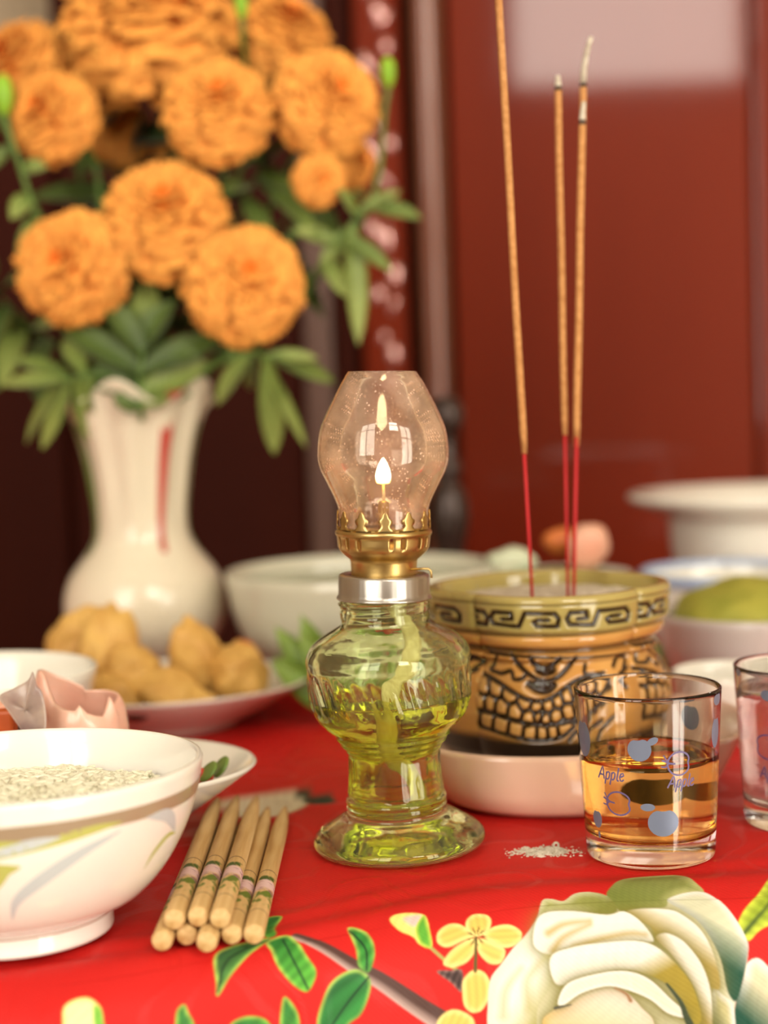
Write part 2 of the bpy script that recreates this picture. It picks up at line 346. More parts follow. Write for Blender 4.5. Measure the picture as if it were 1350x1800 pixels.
for a, b in zip(xs[:-1], xs[1:]):
    for c, d in zip(zs[:-1], zs[1:]):
        mx_, mz_ = (a + b) / 2, (c + d) / 2
        if not any(o[0] < mx_ < o[1] and o[2] < mz_ < o[3] for o in OPENINGS): cells.append(box(a, b, WALL_Y - 6, WALL_Y, c, d))
struct(mesh_obj('wall_back', *merge(cells), MAT['wall'], smooth=False))
for k, (x0, x1, z0, z1, st) in enumerate(OPENINGS):
    w = 4.0; bars = [box(x0, x0 + w, WALL_Y - 5, WALL_Y + 1, z0, z1), box(x1 - w, x1, WALL_Y - 5, WALL_Y + 1, z0, z1), box(x0, x1, WALL_Y - 5, WALL_Y + 1, z1 - w, z1), box(x0, x1, WALL_Y - 5, WALL_Y + 1, z0, z0 + w)]
    nx = max(1, round((x1 - x0) / 42)); 
    for i in range(1, nx): x = x0 + (x1 - x0) * i / nx; bars.append(box(x - 1.5, x + 1.5, WALL_Y - 4, WALL_Y, z0, z1))
    bars.append(box(x0, x1, WALL_Y - 4, WALL_Y, z0 + (z1 - z0) * .62, z0 + (z1 - z0) * .62 + 3))
    struct(mesh_obj('door_1' if k == 1 else ('window_1' if k == 0 else 'fill_window'), *merge(bars), MAT['frame'], smooth=False))  # the last opening, on the left, is invented to give fill light

# ------------------------------------------------------------------ lacquered cabinet behind the table
CB = 70.0
def cx(px): return at(px, 700, CB)[0]
cab = thing('lacquered_cabinet', 'tall dark red lacquered wooden cabinet standing behind the table', 'cabinet', (0, CB, RZ0))
def cbox(name, px0, px1, d0, d1, z0, z1, mat, b=.4): 
    return mesh_obj(name, *bevel_box(cx(px0), cx(px1), d0, d1, z0 - RZ0, z1 - RZ0, b), MAT[mat], cab, smooth=False)
cbox('carcass', 106, 2300, 6, 16, RZ0, 58, 'lacquer_dark'); cbox('carcass', -900, 104, 6, 16, RZ0, 41, 'lacquer_dark')
cbox('door_panel', 806, 1328, 0, 5.9, -60, 60, 'lacquer', .3)
cbox('door_panel', 1334, 2000, 0, 5.9, -60, 60, 'lacquer', .3)
cbox('door_panel', 110, 536, 1.5, 5.9, -60, 58, 'lacquer_dark', .6)
cbox('door_panel', -600, 104, 1.5, 5.9, -60, 41, 'lacquer_dark', .6)
v, f = lathe(smooth_prof([(1.2, 0), (1.2, 60), (1.25, 120)], 9), 24)
mesh_obj('post', v, f, MAT['post'], cab, loc=(cx(770), 1.2, 15))
cbox('stile', 536, 588, .6, 5.8, -60, 58, 'greybrown')
cbox('stile', 592, 640, 1.2, 5.8, -60, 58, 'lacquer_dark')
pil = cbox('inlaid_pilaster', 643, 722, -.4, 5.8, -60, 58, 'lacquer')
rng = random.Random(4)
for k in range(44):
    z = -20 + k * 1.6 + rng.uniform(-.6, .6); x = cx(683) + rng.uniform(-.9, .9); L = rng.uniform(.5, 1.1); W = rng.uniform(.25, .5); a = rng.uniform(-.8, .8)
    o = []; 
    for j in range(10):
        t = 2 * math.pi * j / 10; px_ = W * math.cos(t); pz_ = L * math.sin(t); o.append((px_ * math.cos(a) - pz_ * math.sin(a), pz_ * math.cos(a) + px_ * math.sin(a)))
    v = [(q[0] * s, dep, q[1] * s) for s, dep in ((1, 0), (1, -.12), (.55, -.3)) for q in o]
    f = grid_faces(3, 10, True) + [list(range(20, 30))]
    mesh_obj('pearl_inlay', v, f, MAT['pearl'], pil, loc=(x, -.4, z - RZ0))

# ------------------------------------------------------------------ table and printed cloth
EX = np.array([-60, -20, -12, -9.5, -7, -3.15, 0, 3.1, 6, 9.2, 14, 20, 60.])
EY = np.array([-13, -10.5, -9.75, -9.4, -8.9, -7.3, -5.7, -4.75, -4.55, -4.55, -4.3, -3.5, 4.]) + 0.7
_d = np.linspace(-64, 64, 2561); _k = np.exp(-.5 * (np.arange(-60, 61) * .05) ** 2); _k /= _k.sum()
_e = np.convolve(np.pad(np.interp(_d, EX, EY), 60, mode='edge'), _k, 'valid')
def edge_y(x): return np.interp(x, _d, _e)
CR = 1.8; CA = math.radians(72)
def cloth_pos(x, t):          # x along the table edge, t across it: t < 0 on the table, t > 0 over the rounded edge
    a = np.clip(t / CR, 0, CA); ex = np.maximum(t - CR * CA, 0)
    h = np.where(t < 0, t, CR * np.sin(a) + ex * math.cos(CA)); vv = CR * (1 - np.cos(a)) + ex * math.sin(CA)
    w = np.clip(t / 3, 0, 1)
    return x, edge_y(x) - h - .22 * w * np.sin(x * .75 + 1.0), -vv
PRINT={
 'rose_base':[[3.88,0.78],[4.12,0.74],[4.44,0.86],[4.78,0.58],[5.18,0.54],[5.62,0.74],[6.26,0.38],[7.16,0.2],[7.66,0.38],[8.22,0.72],[8.6,1.1],[8.9,1.64],[9.06,2.02],[9.12,2.34],[9.04,2.76],[8.9,3.18],[8.68,3.66],[8.56,4.2],[8.46,4.76],[7.44,5.3],[5.24,5.58],[3.02,4.96],[2.26,4.14],[2.24,3.36],[2.34,2.78],[2.64,2.46],[3.12,2.0],[3.44,1.7],[3.7,1.32]],
 'p1':[[5.62,0.74],[5.8,0.34],[6.38,-0.36],[7.3,-0.52],[7.82,-0.42],[8.08,0.28],[8.22,0.72],[7.7,0.74],[7.26,0.96],[7.1,1.24],[6.48,1.26],[6.06,1.38],[5.8,1.2]],
 'p2':[[3.88,0.78],[4.12,0.74],[4.44,0.86],[4.78,0.58],[5.18,0.54],[5.62,0.74],[5.84,1.26],[5.54,1.42],[4.98,1.3],[4.52,1.22],[4.06,1.22],[3.76,1.32]],
 'p3':[[7.2,1.0],[7.7,0.74],[8.22,0.72],[8.6,1.1],[8.9,1.64],[9.1,2.14],[9.12,2.4],[8.9,3.18],[8.68,3.66],[8.48,3.38],[8.38,2.64],[8.16,2.06],[7.88,1.62],[7.54,1.34]],
 'p4':[[6.06,1.38],[6.46,1.28],[7.2,1.32],[7.56,1.5],[7.96,1.9],[8.22,2.54],[8.3,3.28],[8.04,3.28],[7.86,2.96],[7.68,2.54],[7.38,2.1],[6.78,2.06],[6.64,1.78]],
 'p5':[[6.76,2.1],[7.0,1.96],[7.32,2.06],[7.58,2.28],[7.88,2.74],[8.04,3.38],[8.02,4.2],[7.92,4.76],[7.7,4.78],[7.74,3.72],[7.56,3.12],[7.12,2.48]],
 'p6':[[3.76,1.32],[4.52,1.24],[5.54,1.42],[6.0,1.34],[6.42,1.66],[6.7,2.16],[6.26,2.14],[5.7,2.16],[5.02,2.18],[4.32,2.24],[3.92,2.38],[3.52,2.06]],
 'p7':[[3.96,2.44],[4.62,2.22],[5.48,2.16],[6.26,2.16],[6.76,2.32],[7.26,2.76],[7.6,3.28],[7.76,4.04],[7.54,4.22],[7.36,3.72],[6.96,3.24],[6.32,2.98],[5.88,2.9],[5.2,2.96],[4.5,3.14],[4.04,3.1]],
 'p8':[[3.12,2.0],[3.54,1.94],[3.92,2.38],[3.94,3.08],[3.54,3.68],[3.4,4.4],[2.74,4.76],[2.26,4.14],[2.24,3.36],[2.34,2.78],[2.64,2.46]],
 'p9':[[4.38,3.14],[5.2,2.96],[5.94,2.94],[6.52,3.14],[7.04,3.62],[7.4,3.94],[7.28,4.04],[6.9,3.94],[6.5,3.64],[5.96,3.42],[5.4,3.3],[4.72,3.42],[4.24,3.66],[4.08,3.58]],
 'p10':[[3.64,4.08],[4.0,3.74],[4.48,3.46],[5.18,3.3],[5.84,3.42],[6.26,3.84],[6.56,4.24],[6.38,5.06],[4.16,4.98]],
 'p11':[[9.04,2.76],[9.34,2.62],[9.6,2.84],[9.84,3.24],[9.68,4.82],[8.52,4.76],[8.68,3.66],[8.9,3.18]],
 'p12':[[8.1,3.38],[8.36,3.5],[8.6,3.82],[8.54,4.76],[7.98,4.76]],
 'leafR':[[8.94,1.74],[9.18,1.36],[9.62,0.92],[10.06,0.32],[10.74,-0.64],[10.74,0.68],[10.04,1.64],[9.48,1.94],[9.16,2.18],[9.06,2.02]],
 'leafRmid':[[9.06,1.98],[9.48,1.6],[9.84,1.26],[10.62,0.26]],
 'd1':[[6.96,3.24],[7.26,3.66],[7.36,3.98],[7.46,4.22]],
 'd2':[[4.0,3.72],[4.42,3.68]],
 'd3':[[5.62,3.36],[5.9,3.52],[6.0,3.68]],
 's1':[[3.94,1.82],[4.38,1.62],[5.06,1.56]],
 's2':[[4.04,2.28],[4.34,1.96],[5.06,1.66]],
 's3':[[4.62,2.24],[5.26,2.08],[6.06,1.96],[6.5,2.0]],
 's4':[[3.32,3.64],[3.3,3.0],[3.62,2.62],[3.86,2.42]],
 's5':[[2.62,3.74],[2.72,3.12],[3.14,2.66]],
 'yA':[[1.78,1.5],[1.78,1.18],[2.0,1.0],[2.32,1.08],[2.44,1.28],[2.34,1.54],[2.02,1.66]],
 'yB':[[1.96,1.6],[1.62,1.26],[1.3,1.2],[1.02,1.38],[1.0,1.66],[1.26,1.8],[1.64,1.7]],
 'yC':[[1.96,1.68],[1.58,1.76],[1.26,1.96],[1.12,2.18],[1.36,2.3],[1.74,2.22],[1.98,1.96]],
 'yD':[[2.06,1.7],[2.52,1.92],[2.76,2.14],[2.62,2.42],[2.3,2.36],[2.04,2.02]],
 'yE':[[2.22,1.6],[2.54,1.46],[2.92,1.48],[3.22,1.72],[3.14,1.98],[2.76,2.06],[2.32,1.8]],
 'yF':[[1.58,2.98],[1.62,2.64],[1.88,2.46],[2.16,2.56],[2.32,2.88],[2.26,3.22],[2.06,3.48],[1.8,3.48],[1.62,3.28]],
 'yG':[[0.88,3.6],[1.08,3.36],[1.38,3.32],[1.74,3.54],[1.86,3.78],[1.78,4.12],[1.04,4.04]],
 'yc':[[2.02,1.64]],
 'yst':[[2.0,1.66],[1.94,2.48]],
 'bud':[[-0.22,0.72],[0.08,0.58],[0.64,0.74],[0.78,1.08],[0.8,1.42],[0.84,1.7],[0.54,1.64],[0.36,1.4],[-0.0,1.14]],
 'budp':[[0.14,0.76],[0.58,0.76],[0.56,1.1],[0.32,1.06]],
 'budg':[[0.44,1.16],[0.66,0.78],[0.76,1.06],[0.84,1.72],[0.54,1.62]],
 'budst':[[0.78,1.72],[1.24,2.18],[1.48,2.4]],
 'branch':[[-2.62,0.72],[-1.92,1.24],[-1.16,1.88],[-0.58,2.3],[0.12,2.86],[1.0,3.52]],
 'L1':[[-4.56,0.9],[-4.48,1.64],[-4.44,1.98],[-4.14,1.54],[-3.7,1.04],[-3.22,0.64],[-3.68,0.6],[-4.24,0.66]],
 'L2':[[-3.32,0.74],[-2.86,0.62],[-2.56,0.94],[-2.32,1.42],[-2.1,1.82],[-2.16,2.1],[-2.34,2.3],[-2.68,2.06],[-3.02,1.58],[-3.2,1.08]],
 'L3':[[-1.3,0.78],[-0.9,0.96],[-0.66,1.36],[-0.64,1.78],[-0.8,2.1],[-1.04,1.9],[-1.1,1.46]],
 'L4':[[-2.1,3.12],[-2.0,2.7],[-1.76,2.22],[-1.4,2.0],[-1.04,2.0],[-0.76,2.28],[-0.8,2.66],[-1.02,3.08],[-1.32,3.26],[-1.56,3.56],[-2.02,3.48]],
 'L5':[[-2.9,2.36],[-2.62,2.64],[-2.52,3.0],[-2.58,3.38],[-2.98,3.2]],
 'L6':[[-4.14,2.72],[-3.76,2.64],[-3.32,2.82],[-3.14,3.28],[-4.14,3.06]],
 'L7':[[-3.42,-0.72],[-3.02,-0.66],[-3.16,-0.02],[-3.1,0.54],[-3.4,0.44]],
 'm1':[[-4.44,1.88],[-4.2,1.06],[-3.26,0.68]],
 'm2':[[-2.92,0.78],[-2.68,1.4],[-2.3,2.24]],
 'm3':[[-1.26,0.88],[-0.86,1.5],[-0.84,2.04]],
 'm4':[[-0.8,2.22],[-1.3,2.7],[-1.9,3.4]],
 'dbud':[[0.94,2.34],[1.3,2.36],[1.6,2.42],[1.56,2.92],[1.28,2.64]],
 'lbud':[[-7.9,1.94],[-7.88,1.52],[-7.44,1.4],[-7.1,1.68],[-7.02,2.06],[-7.04,2.44],[-7.82,2.32]],
 'lbudg':[[-7.24,1.66],[-7.06,1.76],[-6.98,2.32],[-7.16,2.3]],
 'lleaf':[[-5.4,2.4],[-5.36,2.1],[-5.2,2.0],[-5.1,2.22],[-4.98,2.5],[-5.0,2.9],[-5.4,2.8]],
 'brose':[[-6.0,-14.0],[-5.02,-14.0],[-4.1,-14.0],[-3.16,-13.54],[-2.82,-12.14],[-3.24,-11.16],[-4.12,-10.9],[-5.46,-11.92]],
 'bleaf1':[[-3.36,-13.66],[-2.38,-12.84],[-1.96,-11.46],[-2.9,-11.88]],
 'bleaf2':[[-4.7,-14.0],[-3.46,-14.0],[-2.3,-14.0],[-1.86,-14.0],[-2.88,-14.0],[-4.0,-14.0]],
}
def cloth_object():
    xg = np.concatenate([np.linspace(-45, -11.4, 60), np.arange(-11.3, 11.6, .03), np.linspace(11.65, 45, 60)])
    tg = np.concatenate([np.linspace(-58, -12.2, 40), np.arange(-12, -.9, .1), np.arange(-.85, 5.4, .03), np.linspace(5.6, 22, 28)])
    X, T = np.meshgrid(xg, tg, indexing='ij')
    # the back edge of the cloth is straight: squeeze t so that it ends at the table's back edge
    _, Yp, Zp = cloth_pos(X, T)
    YB = 38 + .25 * np.clip(X, -30, 30); over = np.maximum(edge_y(X) - T - YB, 0) * (T < 0); Yp = np.minimum(Yp, YB)
    Zp = Zp - np.minimum(over, 18)
    # creases near the front edge and faint puckers (never above the table plane)
    cr = np.exp(-((T + .6) / 1.3) ** 2) * (np.sin(T * 4.2 + .8 * np.sin(X * .55) + X * .22) * .5 - .5) * .075
    pk = (np.sin(X * .9 + 1.3 * np.sin(T * .5)) * np.sin(T * 1.1 + X * .3) - 1) * .012 * (T < 1)
    hang = np.clip((T - .5) / 2, 0, 1) * .05 * np.sin(X * 1.9 + T * .8)
    Zp = Zp + (cr + pk) * (over <= 0); Yp = Yp + hang
    P = np.stack([X, T], -1).reshape(-1, 2); n = len(P)
    base = np.array(lin(200, 34, 30))
    C = np.tile(base, (n, 1))
    rs = np.random.RandomState(3)
    def closed(pts, k=6):
        Q = np.array(pts, float); m = len(Q); out = []
        for i in range(m):
            a, b, c, d = Q[i - 1], Q[i], Q[(i + 1) % m], Q[(i + 2) % m]
            for j in range(k):
                t = j / k; out.append(.5 * (2 * b + (c - a) * t + (2 * a - 5 * b + 4 * c - d) * t * t + (3 * b - a - 3 * c + d) * t ** 3))
        return np.array(out)
    def segdist(p, A, B):
        best = np.full(len(p), 1e9)
        for a, b in zip(A, B):
            ab = b - a; t = np.clip(((p - a) @ ab) / (ab @ ab + 1e-12), 0, 1)
            best = np.minimum(best, ((p - a - t[:, None] * ab) ** 2).sum(1))
        return np.sqrt(best)
    def sel(Q, pad):
        return np.nonzero((P[:, 0] > Q[:, 0].min() - pad) & (P[:, 0] < Q[:, 0].max() + pad) & (P[:, 1] > Q[:, 1].min() - pad) & (P[:, 1] < Q[:, 1].max() + pad))[0]
    def vein(p, ang, sc, amt):
        u = p[:, 0] * math.cos(ang) + p[:, 1] * math.sin(ang)
        return 1 + amt * (np.sin(u * sc + 2 * np.sin(p[:, 0] * 2.1) + 1.5 * np.sin(p[:, 1] * 3.3)))
    tone = [1.0]
    def fill(key, c_edge, c_in, w=.3, grad=None, ang=0.6, sc=26, amt=.05, soft=.05, sh=0):
        Q = closed(PRINT[key]); idx = sel(Q, .5); p = P[idx]
        ins = np.zeros(len(p), bool); m = len(Q)
        for i in range(m):
            a, b = Q[i], Q[(i + 1) % m]
            cond = (a[1] > p[:, 1]) != (b[1] > p[:, 1])
            xx = (b[0] - a[0]) * (p[:, 1] - a[1]) / (b[1] - a[1] + 1e-12) + a[0]
            ins ^= cond & (p[:, 0] < xx)
        d = segdist(p, Q, np.roll(Q, -1, 0)) * np.where(ins, 1, -1)
        k = np.clip(d / w, 0, 1); k = k * k * (3 - 2 * k)
        c = np.array(lin(*c_edge))[None] * (1 - k[:, None]) + np.array(lin(*c_in))[None] * k[:, None]
        if grad:                                       # ((x, t) from, (x, t) to, colour at the far end, power)
            g0, g1, gc, pw = grad; g0 = np.array(g0); g1 = np.array(g1); gd = g1 - g0
            g = np.clip(((p - g0) @ gd) / (gd @ gd), 0, 1) ** pw
            c = c * (1 - g[:, None]) + np.array(lin(*gc))[None] * g[:, None]
        c = c * vein(p, ang, sc, amt if tone[0] == 1 else amt * .3)[:, None]
        if tone[0] != 1: c = np.clip(c, 0, 1) ** tone[0] * .85
        if sh:                                         # the printed fold beside this petal
            q = (min(1, sh * 1.3) * np.exp(-np.maximum(-d, 0) / .17) * (d < .03))[:, None]; C[idx] = C[idx] * (1 - q) + np.array(lin(118, 112, 46)) * q
        al = np.clip(d / soft + .5, 0, 1)[:, None]
        C[idx] = C[idx] * (1 - al) + c * al
    def line(key, colr, w0, w1=None, soft=.04, alpha=1.0, hl=None):
        Q = np.array(spline(PRINT[key], 24)); w1 = w0 if w1 is None else w1
        idx = sel(Q, max(w0, w1) + .1); p = P[idx]; best = np.full(len(p), 1e9); ww = np.zeros(len(p)); side = np.zeros(len(p))
        for i in range(len(Q) - 1):
            a, b = Q[i], Q[i + 1]; ab = b - a; t = np.clip(((p - a) @ ab) / (ab @ ab + 1e-12), 0, 1); dv = p - a - t[:, None] * ab
            d = np.sqrt((dv ** 2).sum(1)); k = d < best; best[k] = d[k]
            ww[k] = w0 + (w1 - w0) * (i + t[k]) / (len(Q) - 1); side[k] = (dv[k, 1] * ab[0] - dv[k, 0] * ab[1]) / (np.linalg.norm(ab) + 1e-9)
        al = np.clip((ww / 2 - best) / soft + .5, 0, 1)[:, None] * alpha
        c = np.tile(np.array(lin(*colr)), (len(p), 1))
        if hl is not None:
            k = np.clip(side / (ww / 2 + 1e-6) * .9 + .1, 0, 1)[:, None]; c = c * (1 - k) + np.array(lin(*hl))[None] * k
        C[idx] = C[idx] * (1 - al) + c * al
    # branch, leaves, buds
    line('branch', (84, 58, 52), .2, .5, hl=(196, 168, 160))
    for k, mk, lo, hi in (('L1', 'm1', (40, 66, 52), (108, 176, 72)), ('L2', 'm2', (34, 104, 46), (96, 180, 60)), ('L3', 'm3', (44, 120, 52), (70, 150, 60)), ('L4', 'm4', (36, 92, 48), (60, 150, 66))):
        q = np.array(PRINT[k]); fill(k, (176, 206, 96), lo, .12, (q.min(0), q.max(0), hi, 1.2), .9, 18, .18); line(mk, (24, 44, 34), .05)
    for k in ('L5', 'L6', 'L7', 'lleaf'): q = np.array(PRINT[k]); fill(k, (150, 196, 84), (44, 110, 52), .12, (q.min(0), q.max(0), (84, 160, 60), 1.5), .9, 18, .15)
    fill('leafR', (196, 208, 70), (150, 170, 50), .25, None, 2.3, 22, .12); line('leafRmid', (70, 90, 40), .12, .05, .1)
    line('budst', (170, 160, 90), .08); fill('bud', (236, 222, 120), (240, 226, 130), .15); fill('budp', (236, 200, 190), (236, 196, 190), .1, soft=.12); fill('budg', (180, 210, 80), (96, 170, 60), .12)
    fill('dbud', (120, 96, 90), (70, 54, 52), .1, ang=.5, sc=40, amt=.4)
    for k in 'ABCDEFG': fill('y' + k, (240, 218, 136), (228, 190, 96), .18, None, {'A': 0, 'B': 1.2, 'C': .8, 'D': 2.2, 'E': 1.8, 'F': .1, 'G': .4}[k], 34, .08)
    line('yst', (96, 86, 40), .06, .1); cc = np.array(PRINT['yc'][0]); 
    idx = sel(np.array([cc]), .4); dd = np.sqrt(((P[idx] - cc) ** 2).sum(1)); aa = np.arctan2(P[idx, 1] - cc[1], P[idx, 0] - cc[0])
    k = (np.clip((.3 - dd) / .1, 0, 1) * (np.sin(aa * 9) > .1) * .7)[:, None]; C[idx] = C[idx] * (1 - k) + np.array(lin(90, 80, 40)) * k
    fill('lbud', (236, 226, 130), (244, 226, 170), .12); fill('lbudg', (150, 200, 80), (110, 180, 60), .1)
    # the white rose
    W = (250, 248, 238); tone[0] = 1.3
    fill('p11', W, (232, 226, 196), .35, ((9.2, 3.2), (8.6, 3.8), (60, 110, 92), .8), .4, 20, .05)
    fill('rose_base', (238, 238, 220), (226, 222, 190), .5)
    fill('p1', (206, 206, 148), (166, 172, 108), .35, ((7.3, .4), (6.4, 1.3), (150, 160, 92), 1.0), .3, 30, .07)
    fill('p2', (226, 226, 186), (186, 190, 122), .3, ((4.6, .6), (5.2, 1.4), (156, 160, 92), 1.5), .3, 30, .06)
    fill('p3', W, (232, 232, 206), .25, ((8.75, 1.9), (8.3, 2.6), (64, 112, 92), .7), 1.2, 24, .05)
    fill('p12', W, (216, 210, 166), .2, ((8.5, 4.2), (8.1, 4.4), (90, 110, 80), 1))
    fill('p4', W, (246, 242, 226), .2, ((7.6, 1.8), (7.3, 2.25), (196, 176, 110), .9), 1.0, 24, .04, sh=0.5)
    fill('p5', W, (248, 246, 234), .12, ((7.6, 2.9), (7.25, 3.1), (190, 168, 100), .8), 1.2, 24, .04, sh=0.6)
    fill('p8', (240, 242, 226), W, .5, ((3.3, 3.0), (3.9, 3.6), (206, 200, 146), 1.2), .5, 16, .03, sh=0.0)
    fill('p6', W, (248, 246, 236), .2, None, .2, 18, .03, sh=0.55)
    for k in ('s1', 's2', 's3'): line(k, (190, 160, 80), .2, .1, .16, .8)
    fill('p7', W, W, .2, ((6.3, 2.7), (6.55, 3.15), (190, 172, 84), .9), .3, 20, .04, sh=0.6)
    for k in ('s4', 's5'): line(k, (176, 168, 100), .24, .1, .24, .6)
    fill('p10', (224, 196, 128), (244, 214, 170), .3, ((5.0, 4.6), (5.4, 3.5), (248, 236, 222), 1), .8, 20, .04, sh=0.6)
    fill('p9', W, (240, 240, 222), .12, None, .3, 20, .03, sh=0.75)
    line('d1', (62, 72, 50), .07, .2, .05); line('d2', (70, 70, 60), .08, .03); line('d3', (150, 108, 70), .04, .1, .06)
    tone[0] = 1.0
    # blossom and leaves printed further back
    fill('brose', (206, 200, 166), (226, 220, 196), .4, soft=.2); fill('bleaf1', (50, 70, 54), (44, 60, 48), .2, soft=.2); fill('bleaf2', (30, 40, 34), (24, 30, 28), .3, soft=.3)
    C2 = np.clip(C, 0, 1)
    V = np.stack([X, Yp, Zp], -1).reshape(-1, 3)
    me = bpy.data.meshes.new('tablecloth'); nx, nt_ = X.shape
    F4 = np.array(grid_faces(nx, nt_, False), dtype=np.int32)
    me.vertices.add(len(V)); me.vertices.foreach_set('co', (V * S).astype(np.float32).ravel())
    me.loops.add(F4.size); me.loops.foreach_set('vertex_index', F4.ravel())
    me.polygons.add(len(F4)); me.polygons.foreach_set('loop_start', np.arange(0, F4.size, 4, dtype=np.int32))
    me.update(calc_edges=True); me.validate()
    me.polygons.foreach_set('use_smooth', [True] * len(F4))
    a = me.color_attributes.new('Col', 'FLOAT_COLOR', 'POINT'); c4 = np.ones((len(V), 4), np.float32); c4[:, :3] = C2; a.data.foreach_set('color', c4.ravel())
    me.flip_normals(); me.materials.append(MAT['cloth'])
    o = bpy.data.objects.new('tablecloth', me); col.objects.link(o)
    return tag(o, 'red satin tablecloth printed with a large white rose, yellow blossoms and green leaves', 'tablecloth')
cloth_object()
def table():
    t = thing('dining_table', 'wooden dining table hidden under the red printed cloth', 'table', (0, 15, RZ0))
    xs_ = np.linspace(-40, 40, 41); top = [(x, float(edge_y(x)) + .9 - 15) for x in xs_] + [(40, 29.8), (30, 29.8), (-30, 14.8), (-40, 14.8)]
    m = len(top); zt = -.25 - RZ0
    v = [(x, y, zt) for x, y in top] + [(x, y, zt - 3) for x, y in top]
    f = [list(range(m)), list(range(2 * m - 1, m - 1, -1))] + [[j, m + j, m + (j + 1) % m, (j + 1) % m] for j in range(m)]
    mesh_obj('tabletop', v, f, MAT['table_wood'], t, smooth=False)
    for x in (-36, 36):
        for y in (-6 if x < 0 else 4, 10 if x < 0 else 25): mesh_obj('leg', *bevel_box(x - 2.5, x + 2.5, y - 2.5, y + 2.5, 0, zt - 3, .4), MAT['table_wood'], t, smooth=False)
table()

